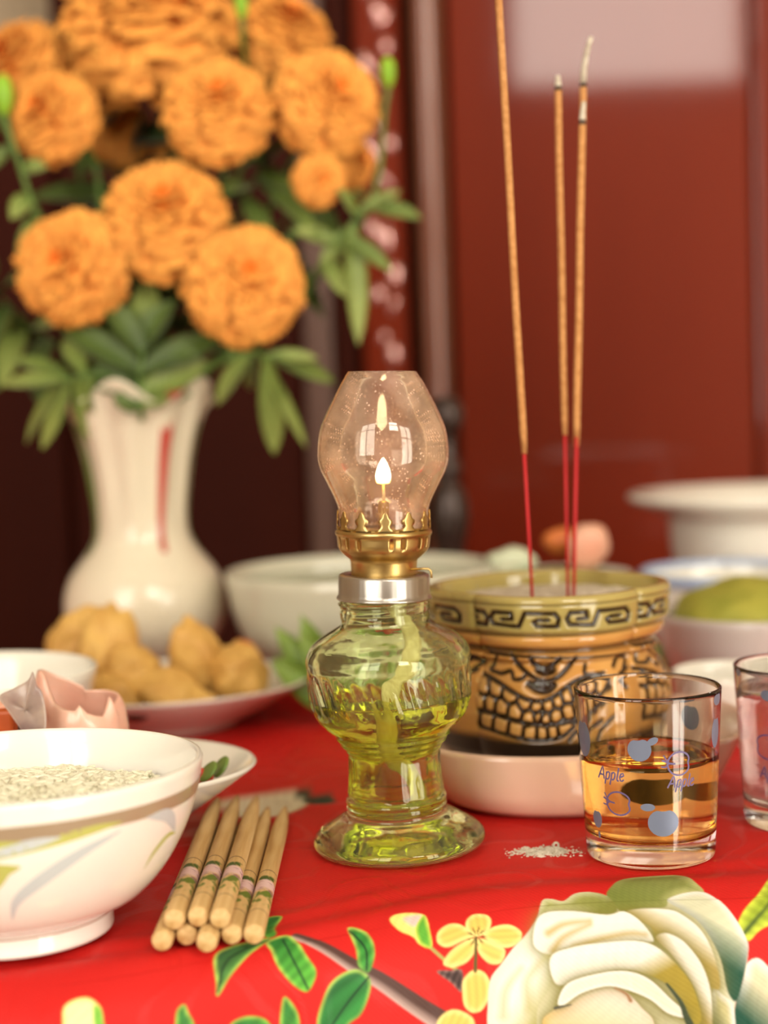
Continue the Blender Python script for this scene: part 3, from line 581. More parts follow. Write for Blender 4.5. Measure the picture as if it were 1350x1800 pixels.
# ------------------------------------------------------------------ oil lamp
def oil_lamp():
    lamp = thing('oil_lamp', 'small lit glass oil lamp with brass burner and yellow oil', 'oil lamp', (0.12, 0.1, 0.06), (0, math.radians(-1.6), 0))
    outer = [(1.30, 7.62), (1.30, 7.40), (1.37, 7.34), (1.31, 7.22), (1.35, 7.10), (1.30, 6.98), (1.31, 6.72), (1.45, 6.62), (1.75, 6.46), (2.06, 6.28), (2.33, 6.05), (2.45, 5.80), (2.47, 5.62), (2.43, 5.42), (2.40, 5.05), (2.37, 4.67), (2.34, 4.30),
             (2.24, 3.96), (2.02, 3.70), (1.80, 3.52), (1.70, 3.42), (1.69, 3.32), (1.58, 3.22), (1.57, 3.12), (1.44, 3.02), (1.42, 2.93), (1.34, 2.84), (1.34, 2.5), (1.36, 2.15), (1.40, 1.75), (1.42, 1.58), (1.50, 1.5), (1.52, 1.42), (1.49, 1.34), (1.51, 1.24), (1.48, 1.12), (1.50, 1.0),
             (1.73, .92), (2.06, .70), (2.36, .52), (2.54, .36), (2.58, .2), (2.52, .07), (2.36, 0), (2.0, 0.0), (1.4, .1), (.7, .13), (.02, .13)]
    inner = [(.02, 1.02), (.6, 1.03), (.95, 1.1), (1.14, 1.35), (1.12, 2.0), (1.10, 2.7), (1.16, 3.0), (1.45, 3.35), (1.75, 3.72), (2.0, 4.05), (2.1, 4.4), (2.16, 5.0), (2.2, 5.5), (2.17, 5.75), (1.95, 6.02), (1.6, 6.25), (1.25, 6.45), (1.08, 6.65), (1.06, 7.2), (1.06, 7.62)]
    def dens(p, k):
        out = []
        for i in range(len(p) - 1):
            for j in range(k): out.append(tuple(np.array(p[i]) + (np.array(p[i + 1]) - np.array(p[i])) * j / k))
        return out + [p[-1]]
    def soft(p): # round the corners of a polyline profile a little
        q = np.array(p); r = q.copy(); r[1:-1] = q[:-2] * .25 + q[1:-1] * .5 + q[2:] * .25; return [tuple(x) for x in r]
    out = soft(soft(dens(outer, 4))); inn = soft(soft(dens(inner, 3)))
    seg = 180; V = []
    for (r, z) in out:
        for j in range(seg):
            t = 2 * math.pi * j / seg; rr = r
            if 4.2 < z < 5.35 and r > 2:              # slanted flutes moulded into the belly
                ph = (t / (2 * math.pi) * 30 + (z - 4.2) * .55) % 1.0
                e = min(1, (z - 4.2) / .15, (5.35 - z) / .15) * (1 if z < 5.1 else .8)
                rr += .055 * e * math.exp(-((ph - .5) / .16) ** 2)
            if z < 2.8 and z > 1.6 and r > 1.2: rr += .03 * math.cos(t * 8)
            rr *= 1 + .006 * math.sin(2 * t + z * 1.3) + .004 * math.sin(5 * t - z * 2.1)
            if 6.9 < z < 7.35: rr += .025 * math.sin(t + z * 14)
            V.append((rr * math.sin(t), -rr * math.cos(t), z))
    for (r, z) in inn:
        for j in range(seg):
            t = 2 * math.pi * j / seg; rr = r * (1 + .008 * math.sin(3 * t + z * 2))
            V.append((rr * math.sin(t), -rr * math.cos(t), z))
    n1 = len(out); n2 = len(inn)
    # outer runs top -> bottom, inner bottom -> top, closed at the neck lip
    F1 = grid_faces(n1, seg, True, True); F2 = [[i + n1 * seg for i in q] for q in grid_faces(n2, seg, True, True)]
    lip = [[(n1 + n2 - 1) * seg + j, j, (j + 1) % seg, (n1 + n2 - 1) * seg + (j + 1) % seg] for j in range(seg)]
    c1 = [list(range((n1 - 1) * seg, n1 * seg))]; c2 = [list(range(n1 * seg, (n1 + 1) * seg))[::-1]]
    g = mesh_obj('glass_font', V, F1 + F2 + lip + c1 + c2, MAT['lamp_glass'], lamp)
    bm = bmesh.new(); bm.from_mesh(g.data); bmesh.ops.recalc_face_normals(bm, faces=bm.faces); bm.to_mesh(g.data); bm.free()
    # oil: follows the cavity, a hair into the wall, flat top
    lv = 4.5; prof = [(r + .012, z - (.012 if z < 1.2 else 0)) for r, z in inn if z < lv]; prof = [(.0, prof[0][1])] + prof + [(2.122, lv), (2.10, lv + .01), (1.5, lv), (.0, lv)]
    v, f = lathe(prof, 96); mesh_obj('oil', v, f, MAT['lamp_oil'], lamp)['label'] = 'clear yellow lamp oil'
    # woven wick: a flat tape hanging from the burner and curling through the oil
    path = spline([(.15, .1, 8.6), (.3, 0, 7.4), (.62, -.1, 6.5), (.75, -.3, 5.9), (.42, -.5, 5.3), (.02, -.5, 4.7), (-.12, -.4, 4.0), (-.16, -.3, 3.5), (-.02, -.25, 2.9), (.28, -.2, 2.3), (.46, -.15, 1.75), (.48, -.1, 1.25)], 60)
    V = []
    for i, p in enumerate(path):
        t = path[min(i + 1, 59)] - path[max(i - 1, 0)]; t = t / np.linalg.norm(t); sd = np.cross(t, (0, 1, 0)); sd = sd / np.linalg.norm(sd); nn = np.cross(sd, t)
        tw = .3 * math.sin(i * .12); sd2 = sd * math.cos(tw) + nn * math.sin(tw); n2_ = np.cross(sd2, t)
        for a, b in ((-.24, -.035), (-.12, -.06), (0, -.065), (.12, -.06), (.24, -.035), (.24, .035), (0, .06), (-.24, .035)): V.append(tuple(p + sd2 * a + n2_ * b))
    mesh_obj('wick', V, grid_faces(60, 8, True) + [list(range(8)), list(range(59 * 8, 60 * 8))], MAT['wick'], lamp)['label'] = 'cream woven cotton wick hanging in the oil'
    # burner assembly sits a little crooked on the neck
    tilt = Matrix.Translation((0, 0, 7.4)) @ Matrix.Rotation(math.radians(3.2), 4, 'Y') @ Matrix.Translation((0, 0, -7.4))
    def tv(vs): return [tuple(tilt @ Vector(p)) for p in vs]
    v, f = lathe([(1.02, 7.9), (1.0, 8.13), (1.27, 8.15), (1.33, 8.12), (1.35, 8.06), (1.355, 7.6), (1.37, 7.5), (1.40, 7.47), (1.41, 7.43), (1.38, 7.40), (1.345, 7.42), (1.33, 7.6), (1.32, 8.05)], 96, lambda t, r, z: 1 + (.004 * math.sin(60 * t) if z < 8.1 and r > 1.3 else 0))
    mesh_obj('screw_cap', tv(v), f, MAT['silver'], lamp)['label'] = 'silver tin screw cap'
    seg = 144; prof = [(.96, 7.95), (.97, 8.14), (.975, 8.35), (.985, 8.5), (1.0, 8.58), (1.1, 8.66), (1.2, 8.75), (1.29, 8.85), (1.345, 8.96), (1.36, 9.06), (1.372, 9.2), (1.38, 9.28), (1.41, 9.31), (1.43, 9.36), (1.42, 9.42), (1.39, 9.45), (1.36, 9.47), (1.35, 9.54)]
    v, f = lathe(prof, seg)
    slots = [-70, -50, -32, 10, 26, 50, 66, 90, 106, 130, 146, 170, 186, 210, 226, 250]
    holes = {(i, (round(a / 2.5) + d) % seg) for a in slots for d in (-1, 0) for i in (8, 9, 10)}
    f = [q for k, q in enumerate(f) if (k // seg, k % seg) not in holes]
    vi = [(x * .978, y * .978, z) for x, y, z in v]; n = len(v)
    edge = {}
    for q in f:
        for a, b in zip(q, q[1:] + q[:1]): edge[(a, b)] = 1
    rim = [[b, a, a + n, b + n] for (a, b) in edge if (b, a) not in edge]
    burner = mesh_obj('burner', tv(v + vi), f + [[i + n for i in q[::-1]] for q in f] + rim, MAT['brass'], lamp); burner['label'] = 'pierced brass burner gallery'
    hw = [(0, .31), (.04, .22), (.09, .15), (.14, .13), (.19, .18), (.25, .215), (.30, .20), (.34, .13), (.38, .1), (.43, .085), (.48, .05), (.51, .01)]
    for k in range(12):
        a0 = math.radians(k * 30 + 2); V = []
        for lay in (0, .03):
            for h, w in hw:
                r = 1.39 - .02 * h / .5 - lay + (.03 if h > .2 else 0) * 0
                for q in (-1, -.5, 0, .5, 1): t = a0 + q * w / r; V.append((r * math.sin(t), -r * math.cos(t), 9.5 + h * 1.05))
        m = len(hw) * 5; ff = grid_faces(len(hw), 5); bd = []
        nrow = len(hw)
        for i in range(nrow - 1): bd += [[i * 5, (i + 1) * 5, (i + 1) * 5 + m, i * 5 + m], [i * 5 + 4, i * 5 + 4 + m, (i + 1) * 5 + 4 + m, (i + 1) * 5 + 4]]
        mesh_obj('prong', tv(V), ff + [[i + m for i in q[::-1]] for q in ff] + bd, MAT['brass'], burner)
    v, f = tube([(.78, -.6, 8.33), (1.15, -.75, 8.36), (1.3, -.8, 8.36), (1.36, -.82, 8.3), (1.38, -.83, 8.1)], .035, 8); mesh_obj('wick_lever', tv(v), f, MAT['brass'], lamp)
    v, f = lathe([(.0, 8.3), (.16, 8.3), (.16, 10.25), (.10, 10.3), (.07, 10.3), (.07, 10.1), (0, 10.1)], 20); mesh_obj('wick_tube', tv(v), f, MAT['brass'], lamp)
    v, f = tube([(0, 0, 10.1), (.01, 0, 10.5), (0, 0, 10.82)], [.06, .05, .03], 8); mesh_obj('wick_tip', tv(v), f, MAT['wick'], lamp)
    fl = smooth_prof([(.01, 10.80), (.15, 10.82), (.19, 10.92), (.195, 11.05), (.17, 11.2), (.11, 11.38), (.05, 11.5), (.01, 11.56)], 24)
    v, f = lathe(fl, 20); mesh_obj('flame', tv([(x * 1.12, y * 1.12, z) for x, y, z in v]), f, MAT['flame'], lamp)['label'] = 'small pale yellow flame'
    co = smooth_prof([(1.31, 9.44), (1.31, 9.8), (1.33, 10.1), (1.44, 10.4), (1.64, 10.82), (1.85, 11.26), (1.92, 11.7), (1.85, 12.37), (1.65, 12.9), (1.35, 13.5), (1.19, 13.8), (1.02, 14.06)], 70)
    ci = [(r - .05, z) for r, z in co]; prof = co + [(co[-1][0] - .005, 14.085), (ci[-1][0] + .005, 14.085)] + ci[::-1]
    v, f = lathe(prof + [prof[0]], 128, lambda t, r, z: 1 + .006 * math.sin(2 * t + z) + (.012 * math.sin(3 * t + .5) if z > 13.9 else 0)); mesh_obj('chimney', tv(v), f, MAT['chimney'], lamp)['label'] = 'dusty clear glass chimney'
oil_lamp()

# ------------------------------------------------------------------ tumblers
GH = 4.87; GR1 = 2.1; GR0 = 1.84
def glass_r(z): return GR0 + (GR1 - GR0) * (max(z, 0) / GH)
def gsurf(u, z):                                      # u = degrees round the glass from the camera side
    t = math.radians(u); r = glass_r(z); return (r * math.sin(t), -r * math.cos(t), z), (math.sin(t), -math.cos(t), 0)
def apple_outline(w, h, rot=0, n=22):                 # solid apple: two shoulders and a dip
    o = []
    for j in range(n):
        t = 2 * math.pi * j / n; r = 1 - .22 * math.exp(-((math.atan2(math.sin(t - math.pi / 2), math.cos(t - math.pi / 2))) / .35) ** 2)
        x = w / 2 * r * math.cos(t); y = h / 2 * r * math.sin(t); o.append((x * math.cos(rot) - y * math.sin(rot), x * math.sin(rot) + y * math.cos(rot)))
    return o
LETTERS = [[(0, 0), (.2, .5), (.42, 1), (.52, .5), (.6, 0)], [(.14, .34), (.56, .34)],
           [(.82, .62), (.78, .2), (.70, -.38)], [(.8, .48), (.95, .64), (1.1, .52), (1.06, .18), (.92, .02), (.78, .12)],
           [(1.30, .62), (1.26, .2), (1.18, -.38)], [(1.28, .48), (1.43, .64), (1.58, .52), (1.54, .18), (1.40, .02), (1.26, .12)],
           [(1.86, 1.05), (1.80, .5), (1.76, .12), (1.84, 0), (1.92, .06)], [(1.98, .32), (2.14, .36), (2.30, .46), (2.24, .63), (2.08, .58), (1.98, .32), (2.06, .03), (2.2, .02), (2.34, .14)]]
def tumbler(name, label, loc, prints, level, liquid_mat, liquid_name, liquid_label, face):
    g = thing(name, label, 'glass', loc)
    o = [(glass_r(z), z) for z in (.12, .5, 1, 1.6, 2.2, 2.8, 3.4, 4, 4.5, 4.78)]
    prof = [(.0, .03), (1.5, .03), (1.62, 0), (1.74, .0), (1.82, .04)] + o + [(GR1, 4.84), (GR1 - .05, 4.88), (GR1 - .09, 4.84)] + [(glass_r(z) - .10, z) for z in (4.7, 4, 3.2, 2.4, 1.6, 1.0, .85)] + [(glass_r(.7) - .2, .74), (glass_r(.7) - .38, .68), (1.0, .64), (0, .62)]
    v, f = lathe(prof, 128); mesh_obj('glass_body', v, f, MAT['clear_glass'], g)
    lp = [(0, .61), (1.0, .63), (glass_r(.7) - .36, .67), (glass_r(.7) - .18, .74)] + [(glass_r(z) - .09, z) for z in np.linspace(.85, level, 10)] + [(glass_r(level) - .2, level - .03), (1.2, level - .04), (0, level - .04)]
    v, f = lathe(lp, 96); q = mesh_obj(liquid_name, v, f, MAT[liquid_mat], g); q['label'] = liquid_label
    for p in prints:
        kind, u, z = p[:3]; u = u + face; k = lambda x, zz=z: math.degrees(x / glass_r(zz))
        if kind == 'apple':                           # solid apple with a small leaf
            w, h, rot = p[3:6]; pr = [patch(gsurf, (u, z), [(u + k(x), z + y) for x, y in apple_outline(w, h, rot)], 3, .006)]
            if len(p) > 6:
                lx, ly, lw, lh, lr = p[6]; pr.append(patch(gsurf, (u + k(lx), z + ly), [(u + k(lx + lw * math.cos(t) * math.cos(lr) - lh * math.sin(t) * math.sin(lr)), z + ly + lw * math.cos(t) * math.sin(lr) + lh * math.sin(t) * math.cos(lr)) for t in np.linspace(0, 2 * math.pi, 15)[:-1]], 2, .006))
            v, f = merge(pr); mesh_obj('apple_print', v, f, MAT['glass_print'], g)
        elif kind == 'line':                          # outlined apple with stalk
            w, h, sx = p[3:6]; ol = apple_outline(w, h, -math.pi / 2 * sx, 30); ol.append(ol[0])
            pr = [stroke(gsurf, [(u + k(x), z + y) for x, y in ol], 1.0 * .055, .006)]
            # stroke widths are in degrees across and cm along; keep it round by drawing in cm
            cm = lambda a, b: ((lambda P_: gsurf(u + k(P_), z + b))(a))
            sf = lambda a, b: gsurf(u + k(a), z + b)
            pr = [stroke(sf, ol, .05, .006), stroke(sf, [(-sx * w * .18, 0), (-sx * w * .4, .02), (-sx * w * .75, .12)], .05, .006), stroke(sf, [(-sx * w * .45, .02), (-sx * w * .62, -.08), (-sx * w * .78, -.06)], .045, .006), stroke(sf, [(-sx * w * .45, .03), (-sx * w * .6, .16), (-sx * w * .68, .26)], .04, .006)]
            v, f = merge(pr); mesh_obj('apple_outline_print', v, f, MAT['glass_line'], g)
        elif kind == 'text':
            s_ = p[3]; sf = lambda a, b: gsurf(u + k(a), z + b)
            v, f = merge([stroke(sf, [((x - 1.15 + y * .12) * s_, y * s_) for x, y in spline(L_, 9)], .13 * s_, .006) for L_ in LETTERS]); mesh_obj('lettering', v, f, MAT['glass_line'], g)
    return g
PR1 = [('apple', -63, 3.55, .75, 1.08, 0), ('apple', -7, 3.45, .66, .66, .1, (.36, .24, .17, .1, .5)), ('line', 24.5, 3.03, .66, .68, 1), ('text', 26, 2.36, .34), ('text', -33, 2.52, .36), ('line', -26, 1.87, .66, .76, 1),
       ('apple', 11, 1.38, .86, .80, 0, (-.42, .44, .2, .11, 0)), ('apple', -50, 1.3, .38, .52, 0, (.05, -.46, .05, .1, 0)), ('apple', 178, 1.6, 1.0, .85, 0, (-.75, -.05, .38, .28, .2)), ('apple', 68, 4.62, .5, .34, 0), ('apple', 66, 3.7, .5, .9, 0), ('apple', 140, 3.6, .7, .7, 0)]
tumbler('tumbler', 'clear glass tumbler of amber tea with blue apple prints, beside the lamp', (7.38, -1.34, 0), PR1, 2.98, 'tea', 'tea', 'amber tea', -9.7)
PR2 = [('line', -32, 2.62, .74, .95, -1), ('text', -30, 1.66, .36), ('apple', -30, 4.2, .5, .35, 0), ('apple', -66, 4.72, .3, .24, 0), ('apple', 20, 3.0, .8, .8, 0), ('text', 40, 2.2, .36)]
tumbler('tumbler', 'clear glass tumbler of cloudy pale water cut off by the right edge', (12.62, 1.35, 0), PR2, 4.15, 'water', 'water', 'cloudy pale water', -15.2)

# ------------------------------------------------------------------ incense burner in its dish
DX, DY = 6.05, 6.6
def dish():
    def sq(t, a, b, e=2.7):
        c, s = math.cos(t), math.sin(t); return a * math.copysign(abs(c) ** (2 / e), c), b * math.copysign(abs(s) ** (2 / e), s)
    prof = [(0, 0, .12), (3.6, 3.6, .12), (3.9, 3.8, 0), (4.2, 4.1, .02), (4.65, 4.55, .3), (5.0, 4.62, .8), (5.4, 4.62, 1.4), (5.75, 4.6, 1.88), (5.9, 4.58, 2.02), (5.85, 4.5, 2.07), (5.7, 4.42, 2.0), (5.3, 4.3, 1.5), (4.85, 4.2, .8), (4.4, 4.0, .5), (3.8, 3.6, .42), (0, 0, .42)]
    V = []; n = 120
    for a, b, z in prof:
        for j in range(n):
            t = 2 * math.pi * j / n; x, y = sq(t, a, b) if a else (0, 0)
            V.append((x, y, z + (.35 * (abs(x) / 6) ** 3 * max(0, z) / 2.2)))
    o = mesh_obj('serving_dish', V, grid_faces(len(prof), n, True, True), MAT['porcelain_pink'], loc=(DX, DY, 0))
    bm = bmesh.new(); bm.from_mesh(o.data); bmesh.ops.recalc_face_normals(bm, faces=bm.faces); bm.to_mesh(o.data); bm.free()
    tag(o, 'pinkish white porcelain dish holding the brown incense burner', 'dish')
dish()
PX, PY, PZ = 5.45, 6.9, .43
POT_H = 6.62
def incense_burner():
    pot = thing('incense_burner', 'brown glazed ceramic incense burner carved with a grinning beast face', 'incense burner', (PX, PY, PZ))
    # profile: (scale of the lobed section, z)
    prof = [(.0, .0), (.60, .0), (.66, .06), (.68, .18), (.66, .34), (.72, .5), (.84, .85), (.94, 1.35), (.985, 1.95), (1.0, 2.6), (.985, 3.2), (.94, 3.75), (.885, 4.12), (.86, 4.3), (.872, 4.40), (.905, 4.46), (.905, 4.56), (.86, 4.64), (.845, 4.72), (.86, 4.80), (.93, 4.90), (.945, 5.05), (.945, 5.2), (.925, 5.27), (.96, 5.33), (.985, 5.42), (1.0, 6.0), (1.005, 6.38), (.99, 6.5), (.955, 6.55), (.91, 6.52), (.89, 6.35), (.87, 5.6), (.85, 5.5)]
    P = np.array(prof); L = np.concatenate([[0], np.cumsum(np.hypot(np.diff(P[:, 0]) * 3.9, np.diff(P[:, 1])))])
    nz = 300; u = np.linspace(0, L[-1], nz); pr = np.interp(u, L, P[:, 0]); pz = np.interp(u, L, P[:, 1])
    k5 = np.array([1, 4, 6, 4, 1]) / 16.; pr[2:-2] = np.convolve(pr, k5, 'valid'); pz[2:-2] = np.convolve(pz, k5, 'valid')
    outer = u < L[29]
    nth = 880; th = np.linspace(0, 2 * math.pi, nth, endpoint=False)
    a_, b_ = 3.2, .93
    TH, PRr = np.meshgrid(th, pr); _, ZZ = np.meshgrid(th, pz)
    lob = np.round(TH / (math.pi / 2)) * (math.pi / 2); ph = TH - lob
    RB = b_ * np.cos(ph) + np.sqrt(a_ ** 2 - (b_ * np.sin(ph)) ** 2)
    R_ = RB * PRr
    s = R_ * np.sin(ph)                                # lateral coordinate on each lobe's face, cm
    z = ZZ
    # the relief, drawn in units of the face sheet (x to the right, y down), turned into centimetres
    K = 164.0; z0 = 1.62
    def cv(pts): return [((x - 690) / K, z0 + (940 - (y + (x - 690) * .035)) / K) for x, y in pts]
    depth = np.zeros_like(s)
    reg = outer[:, None] & np.ones_like(s, bool)
    def groove(pts, w, dp, sm=True):
        nonlocal depth
        Q = np.array(spline(cv(pts), 8 * len(pts)) if sm else cv(pts))
        m = reg & (s > Q[:, 0].min() - .2) & (s < Q[:, 0].max() + .2) & (z > Q[:, 1].min() - .2) & (z < Q[:, 1].max() + .2)
        p = np.stack([s[m], z[m]], -1); best = np.full(len(p), 1e9)
        for A, B in zip(Q[:-1], Q[1:]):
            ab = B - A; t = np.clip(((p - A) @ ab) / (ab @ ab + 1e-12), 0, 1); best = np.minimum(best, ((p - A - t[:, None] * ab) ** 2).sum(1))
        w *= 1.3; g = dp * 1.3 * np.exp(-best / (w * w)); depth[m] = np.maximum(depth[m], g)
    key = [(385, 264), (435, 260), (432, 228), (345, 230), (328, 262), (342, 292), (470, 297), (500, 225), (655, 222), (674, 248), (668, 288), (560, 290), (545, 270), (568, 258), (620, 256)]
    for dx in (0, 390, -360): groove([(x + dx, y + dx * -.035) for x, y in key], .05, .09, False)
    groove([(440, 462), (480, 520), (540, 565), (600, 580), (660, 565), (720, 520), (770, 462)], .055, .1); groove([(530, 465), (550, 500), (600, 518), (650, 500), (685, 465)], .06, .1)
    groove([(575, 530), (600, 538), (640, 528)], .1, .12); groove([(520, 600), (560, 625), (610, 625), (640, 600)], .09, .12); groove([(545, 600), (610, 598)], .1, .1)
    groove([(205, 600), (250, 582), (300, 582), (360, 605), (430, 645), (500, 675), (570, 680), (640, 655), (700, 615), (760, 580), (840, 560), (940, 575)], .05, .1)
    groove([(200, 768), (320, 768), (420, 788), (520, 802), (600, 802), (700, 785), (790, 745), (880, 700), (960, 690)], .055, .11)
    groove([(330, 555), (380, 562), (430, 545), (440, 582), (480, 578), (500, 560)], .045, .09); groove([(820, 505), (815, 545), (860, 552), (920, 548)], .045, .09); groove([(360, 470), (350, 520), (330, 545)], .04, .07)
    groove([(860, 790), (790, 815), (740, 850), (715, 880)], .05, .1); groove([(940, 780), (860, 830), (830, 880)], .05, .1); groove([(330, 462), (700, 462), (1060, 462)], .035, .08)
    groove([(980, 520), (1010, 480), (1060, 490), (1040, 540)], .05, .09); groove([(1060, 540), (1000, 580), (1040, 640)], .05, .09)
    cen = np.array(cv([(225, 645), (285, 640), (345, 640), (415, 660), (490, 695), (550, 715), (610, 700), (660, 680), (710, 655), (760, 630), (820, 620), (880, 625), (215, 720), (265, 720), (315, 720), (370, 730), (440, 745), (510, 770), (585, 770), (650, 750), (710, 725), (770, 695), (840, 675), (900, 670),
                      (240, 805), (290, 808), (370, 818), (440, 832), (520, 845), (575, 845), (630, 835), (682, 818), (560, 760), (205, 800)]))
    top = np.array(cv([(190, 600), (250, 582), (300, 582), (360, 605), (430, 645), (500, 675), (570, 680), (640, 655), (700, 615), (760, 580), (840, 560), (950, 575)])); bot = np.array(cv([(190, 850), (290, 855), (370, 866), (440, 878), (520, 885), (600, 880), (680, 860), (740, 810), (820, 755), (900, 715), (960, 700)]))
    zt = np.interp(s, top[:, 0], top[:, 1], left=-9, right=-9); zb = np.interp(s, bot[:, 0], bot[:, 1], left=9, right=9)
    m = reg & (z < zt) & (z > zb)
    p = np.stack([s[m], z[m]], -1); d = np.sqrt(((p[:, None] - cen[None]) ** 2 * np.array([1.25, .8])).sum(-1)); d.sort(1)
    e = d[:, 1] - d[:, 0]; depth[m] = np.maximum(depth[m], .14 * np.exp(-(e / .10) ** 2))
    groove([(200, 852), (290, 857), (370, 868), (440, 880), (520, 888), (600, 883), (680, 862), (740, 812)], .05, .1)
    # plain grooves that follow the mouldings, and the dark glaze pooled in every groove
    ring = np.maximum.reduce([np.exp(-((z - q) / w_) ** 2) * dd for q, w_, dd in ((5.28, .04, .05), (4.72, .07, .02), (6.27, .03, .05), (4.34, .04, .03))]) * outer[:, None]
    crease = np.exp(-((np.abs(ph) - math.pi / 4) / .03) ** 2) * .1 * (z > 3.6) * outer[:, None]
    dp = np.maximum(depth, ring)
    bulge = np.zeros_like(z); bulge[m] = .06 * np.clip(e / .3, 0, 1)
    Rn = R_ - dp - crease * .5 + bulge
    V = np.stack([Rn * np.sin(TH), -Rn * np.cos(TH), ZZ], -1)
    honey = np.array(lin(206, 146, 72)); olive = np.array(lin(178, 160, 92)); dark = np.array(lin(46, 28, 12)); pale = np.array(lin(226, 180, 108)); foot = np.array(lin(44, 34, 24))
    n1 = np.sin(s * 2.3 + z * 1.7) * np.sin(z * 2.9 - s) * .5 + .5
    C = honey[None, None] * (1 - .35 * n1[..., None]) + pale[None, None] * .35 * n1[..., None]
    k = np.clip((z - 5.2) / .12, 0, 1)[..., None]; C = C * (1 - k) + olive * k
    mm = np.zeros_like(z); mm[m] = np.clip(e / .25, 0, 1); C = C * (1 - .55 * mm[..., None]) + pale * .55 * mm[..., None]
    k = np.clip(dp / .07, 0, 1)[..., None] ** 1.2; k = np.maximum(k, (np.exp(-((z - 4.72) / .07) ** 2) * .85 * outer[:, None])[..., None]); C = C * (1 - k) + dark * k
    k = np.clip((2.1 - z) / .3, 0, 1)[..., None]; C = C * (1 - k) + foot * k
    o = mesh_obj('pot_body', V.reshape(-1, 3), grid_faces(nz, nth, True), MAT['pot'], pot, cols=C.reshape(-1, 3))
    bm = bmesh.new(); N_ = 90; vs = []
    # ash filling
    for i, rr in enumerate(np.linspace(0, 1, 14)):
        for j in range(N_):
            t = 2 * math.pi * j / N_; l_ = round(t / (math.pi / 2)) * (math.pi / 2); q = t - l_; R0 = (b_ * math.cos(q) + math.sqrt(a_ * a_ - (b_ * math.sin(q)) ** 2)) * .868 * rr
            x, y = R0 * math.sin(t), -R0 * math.cos(t); vs.append((x, y, 6.02 + .12 * (1 - rr) + .12 * mnoise.noise((x * 1.3, y * 1.3, 2))))
    bm.free()
    ash = mesh_obj('ash_bed', vs, grid_faces(14, N_, True), MAT['paper_ash'], pot); ash['label'] = 'pale grey ash and sand filling'
MAT['pot'] = M('honey_brown_glaze', attr=True, rough=.2, coat=.6, noise=(25, None, .6), bump=(18, .1, .08))
incense_burner()
ASH_Z = PZ + 6.05
def incense(label, base, top, z_red, tip, curl=0, seed=1, thick=.115):
    b = Vector(base); t = Vector(top); d = t - b
    s_ = thing('incense_stick', label, 'incense stick', base, group='incense sticks standing in the burner')
    def pt(k): return d * k
    kr = (z_red - b.z) / d.z
    v, f = tube([pt(-.01), pt(kr * .5), pt(kr + .01)], .055, 8); mesh_obj('red_stem', v, f, MAT['stick_red'], s_)['label'] = 'thin red bamboo core'
    n = 24; path = [pt(kr + (1 - kr) * i / (n - 1)) + Vector((.008 * math.sin(i * .5 + seed), 0, 0)) for i in range(n)]
    v, f = tube(path, [thick * (.75 if i == 0 else 1) for i in range(n)], 10); mesh_obj('incense_coating', v, f, MAT['stick_tan'], s_)
    if tip:
        e = path[-1]; v, f = tube([e - d.normalized() * .03, e + d.normalized() * .12], thick * 1.02, 10); mesh_obj('ember', v, f, MAT['ember'], s_)
        m = 8; pa = [e + d.normalized() * (.12 + tip * i / (m - 1)) + Vector((curl * (i / (m - 1)) ** 2, 0, 0)) for i in range(m)]
        v, f = tube(pa, [thick * (1 - .35 * i / (m - 1)) for i in range(m)], 9); mesh_obj('ash_tip', v, f, MAT['paper_ash'], s_)['label'] = 'curl of pale ash'
pA = at(936, 1050, 5.2); qA = at(871, -110, 3.2); incense('tall unburnt incense stick leaning left, apart from the others', (pA.x, 5.2, ASH_Z - .1), tuple(qA), at(922, 797, 4.76).z, 0)
pB = at(1001, 1030, 6.6); qB = at(981, 158, 6.9); incense('short burning incense stick with stubby ash tip, left of the clustered three', (pB.x - .06, 6.6, ASH_Z - .1), tuple(qB), at(998, 765, 6.7).z, .35, 0, 2)
qC = at(1023, 218, 6.4); incense('burning incense stick with short white ash, front of the pair on the right', (pB.x + .1, 6.4, ASH_Z - .1), tuple(qC), at(1008, 768, 6.4).z, .6, .05, 3)
qD = at(1025, 152, 7.3); incense('burning incense stick with long curling ash, tallest of the clustered three', (pB.x + .2, 7.1, ASH_Z - .1), tuple(qD), at(1017, 785, 7.2).z, 1.5, .24, 4)

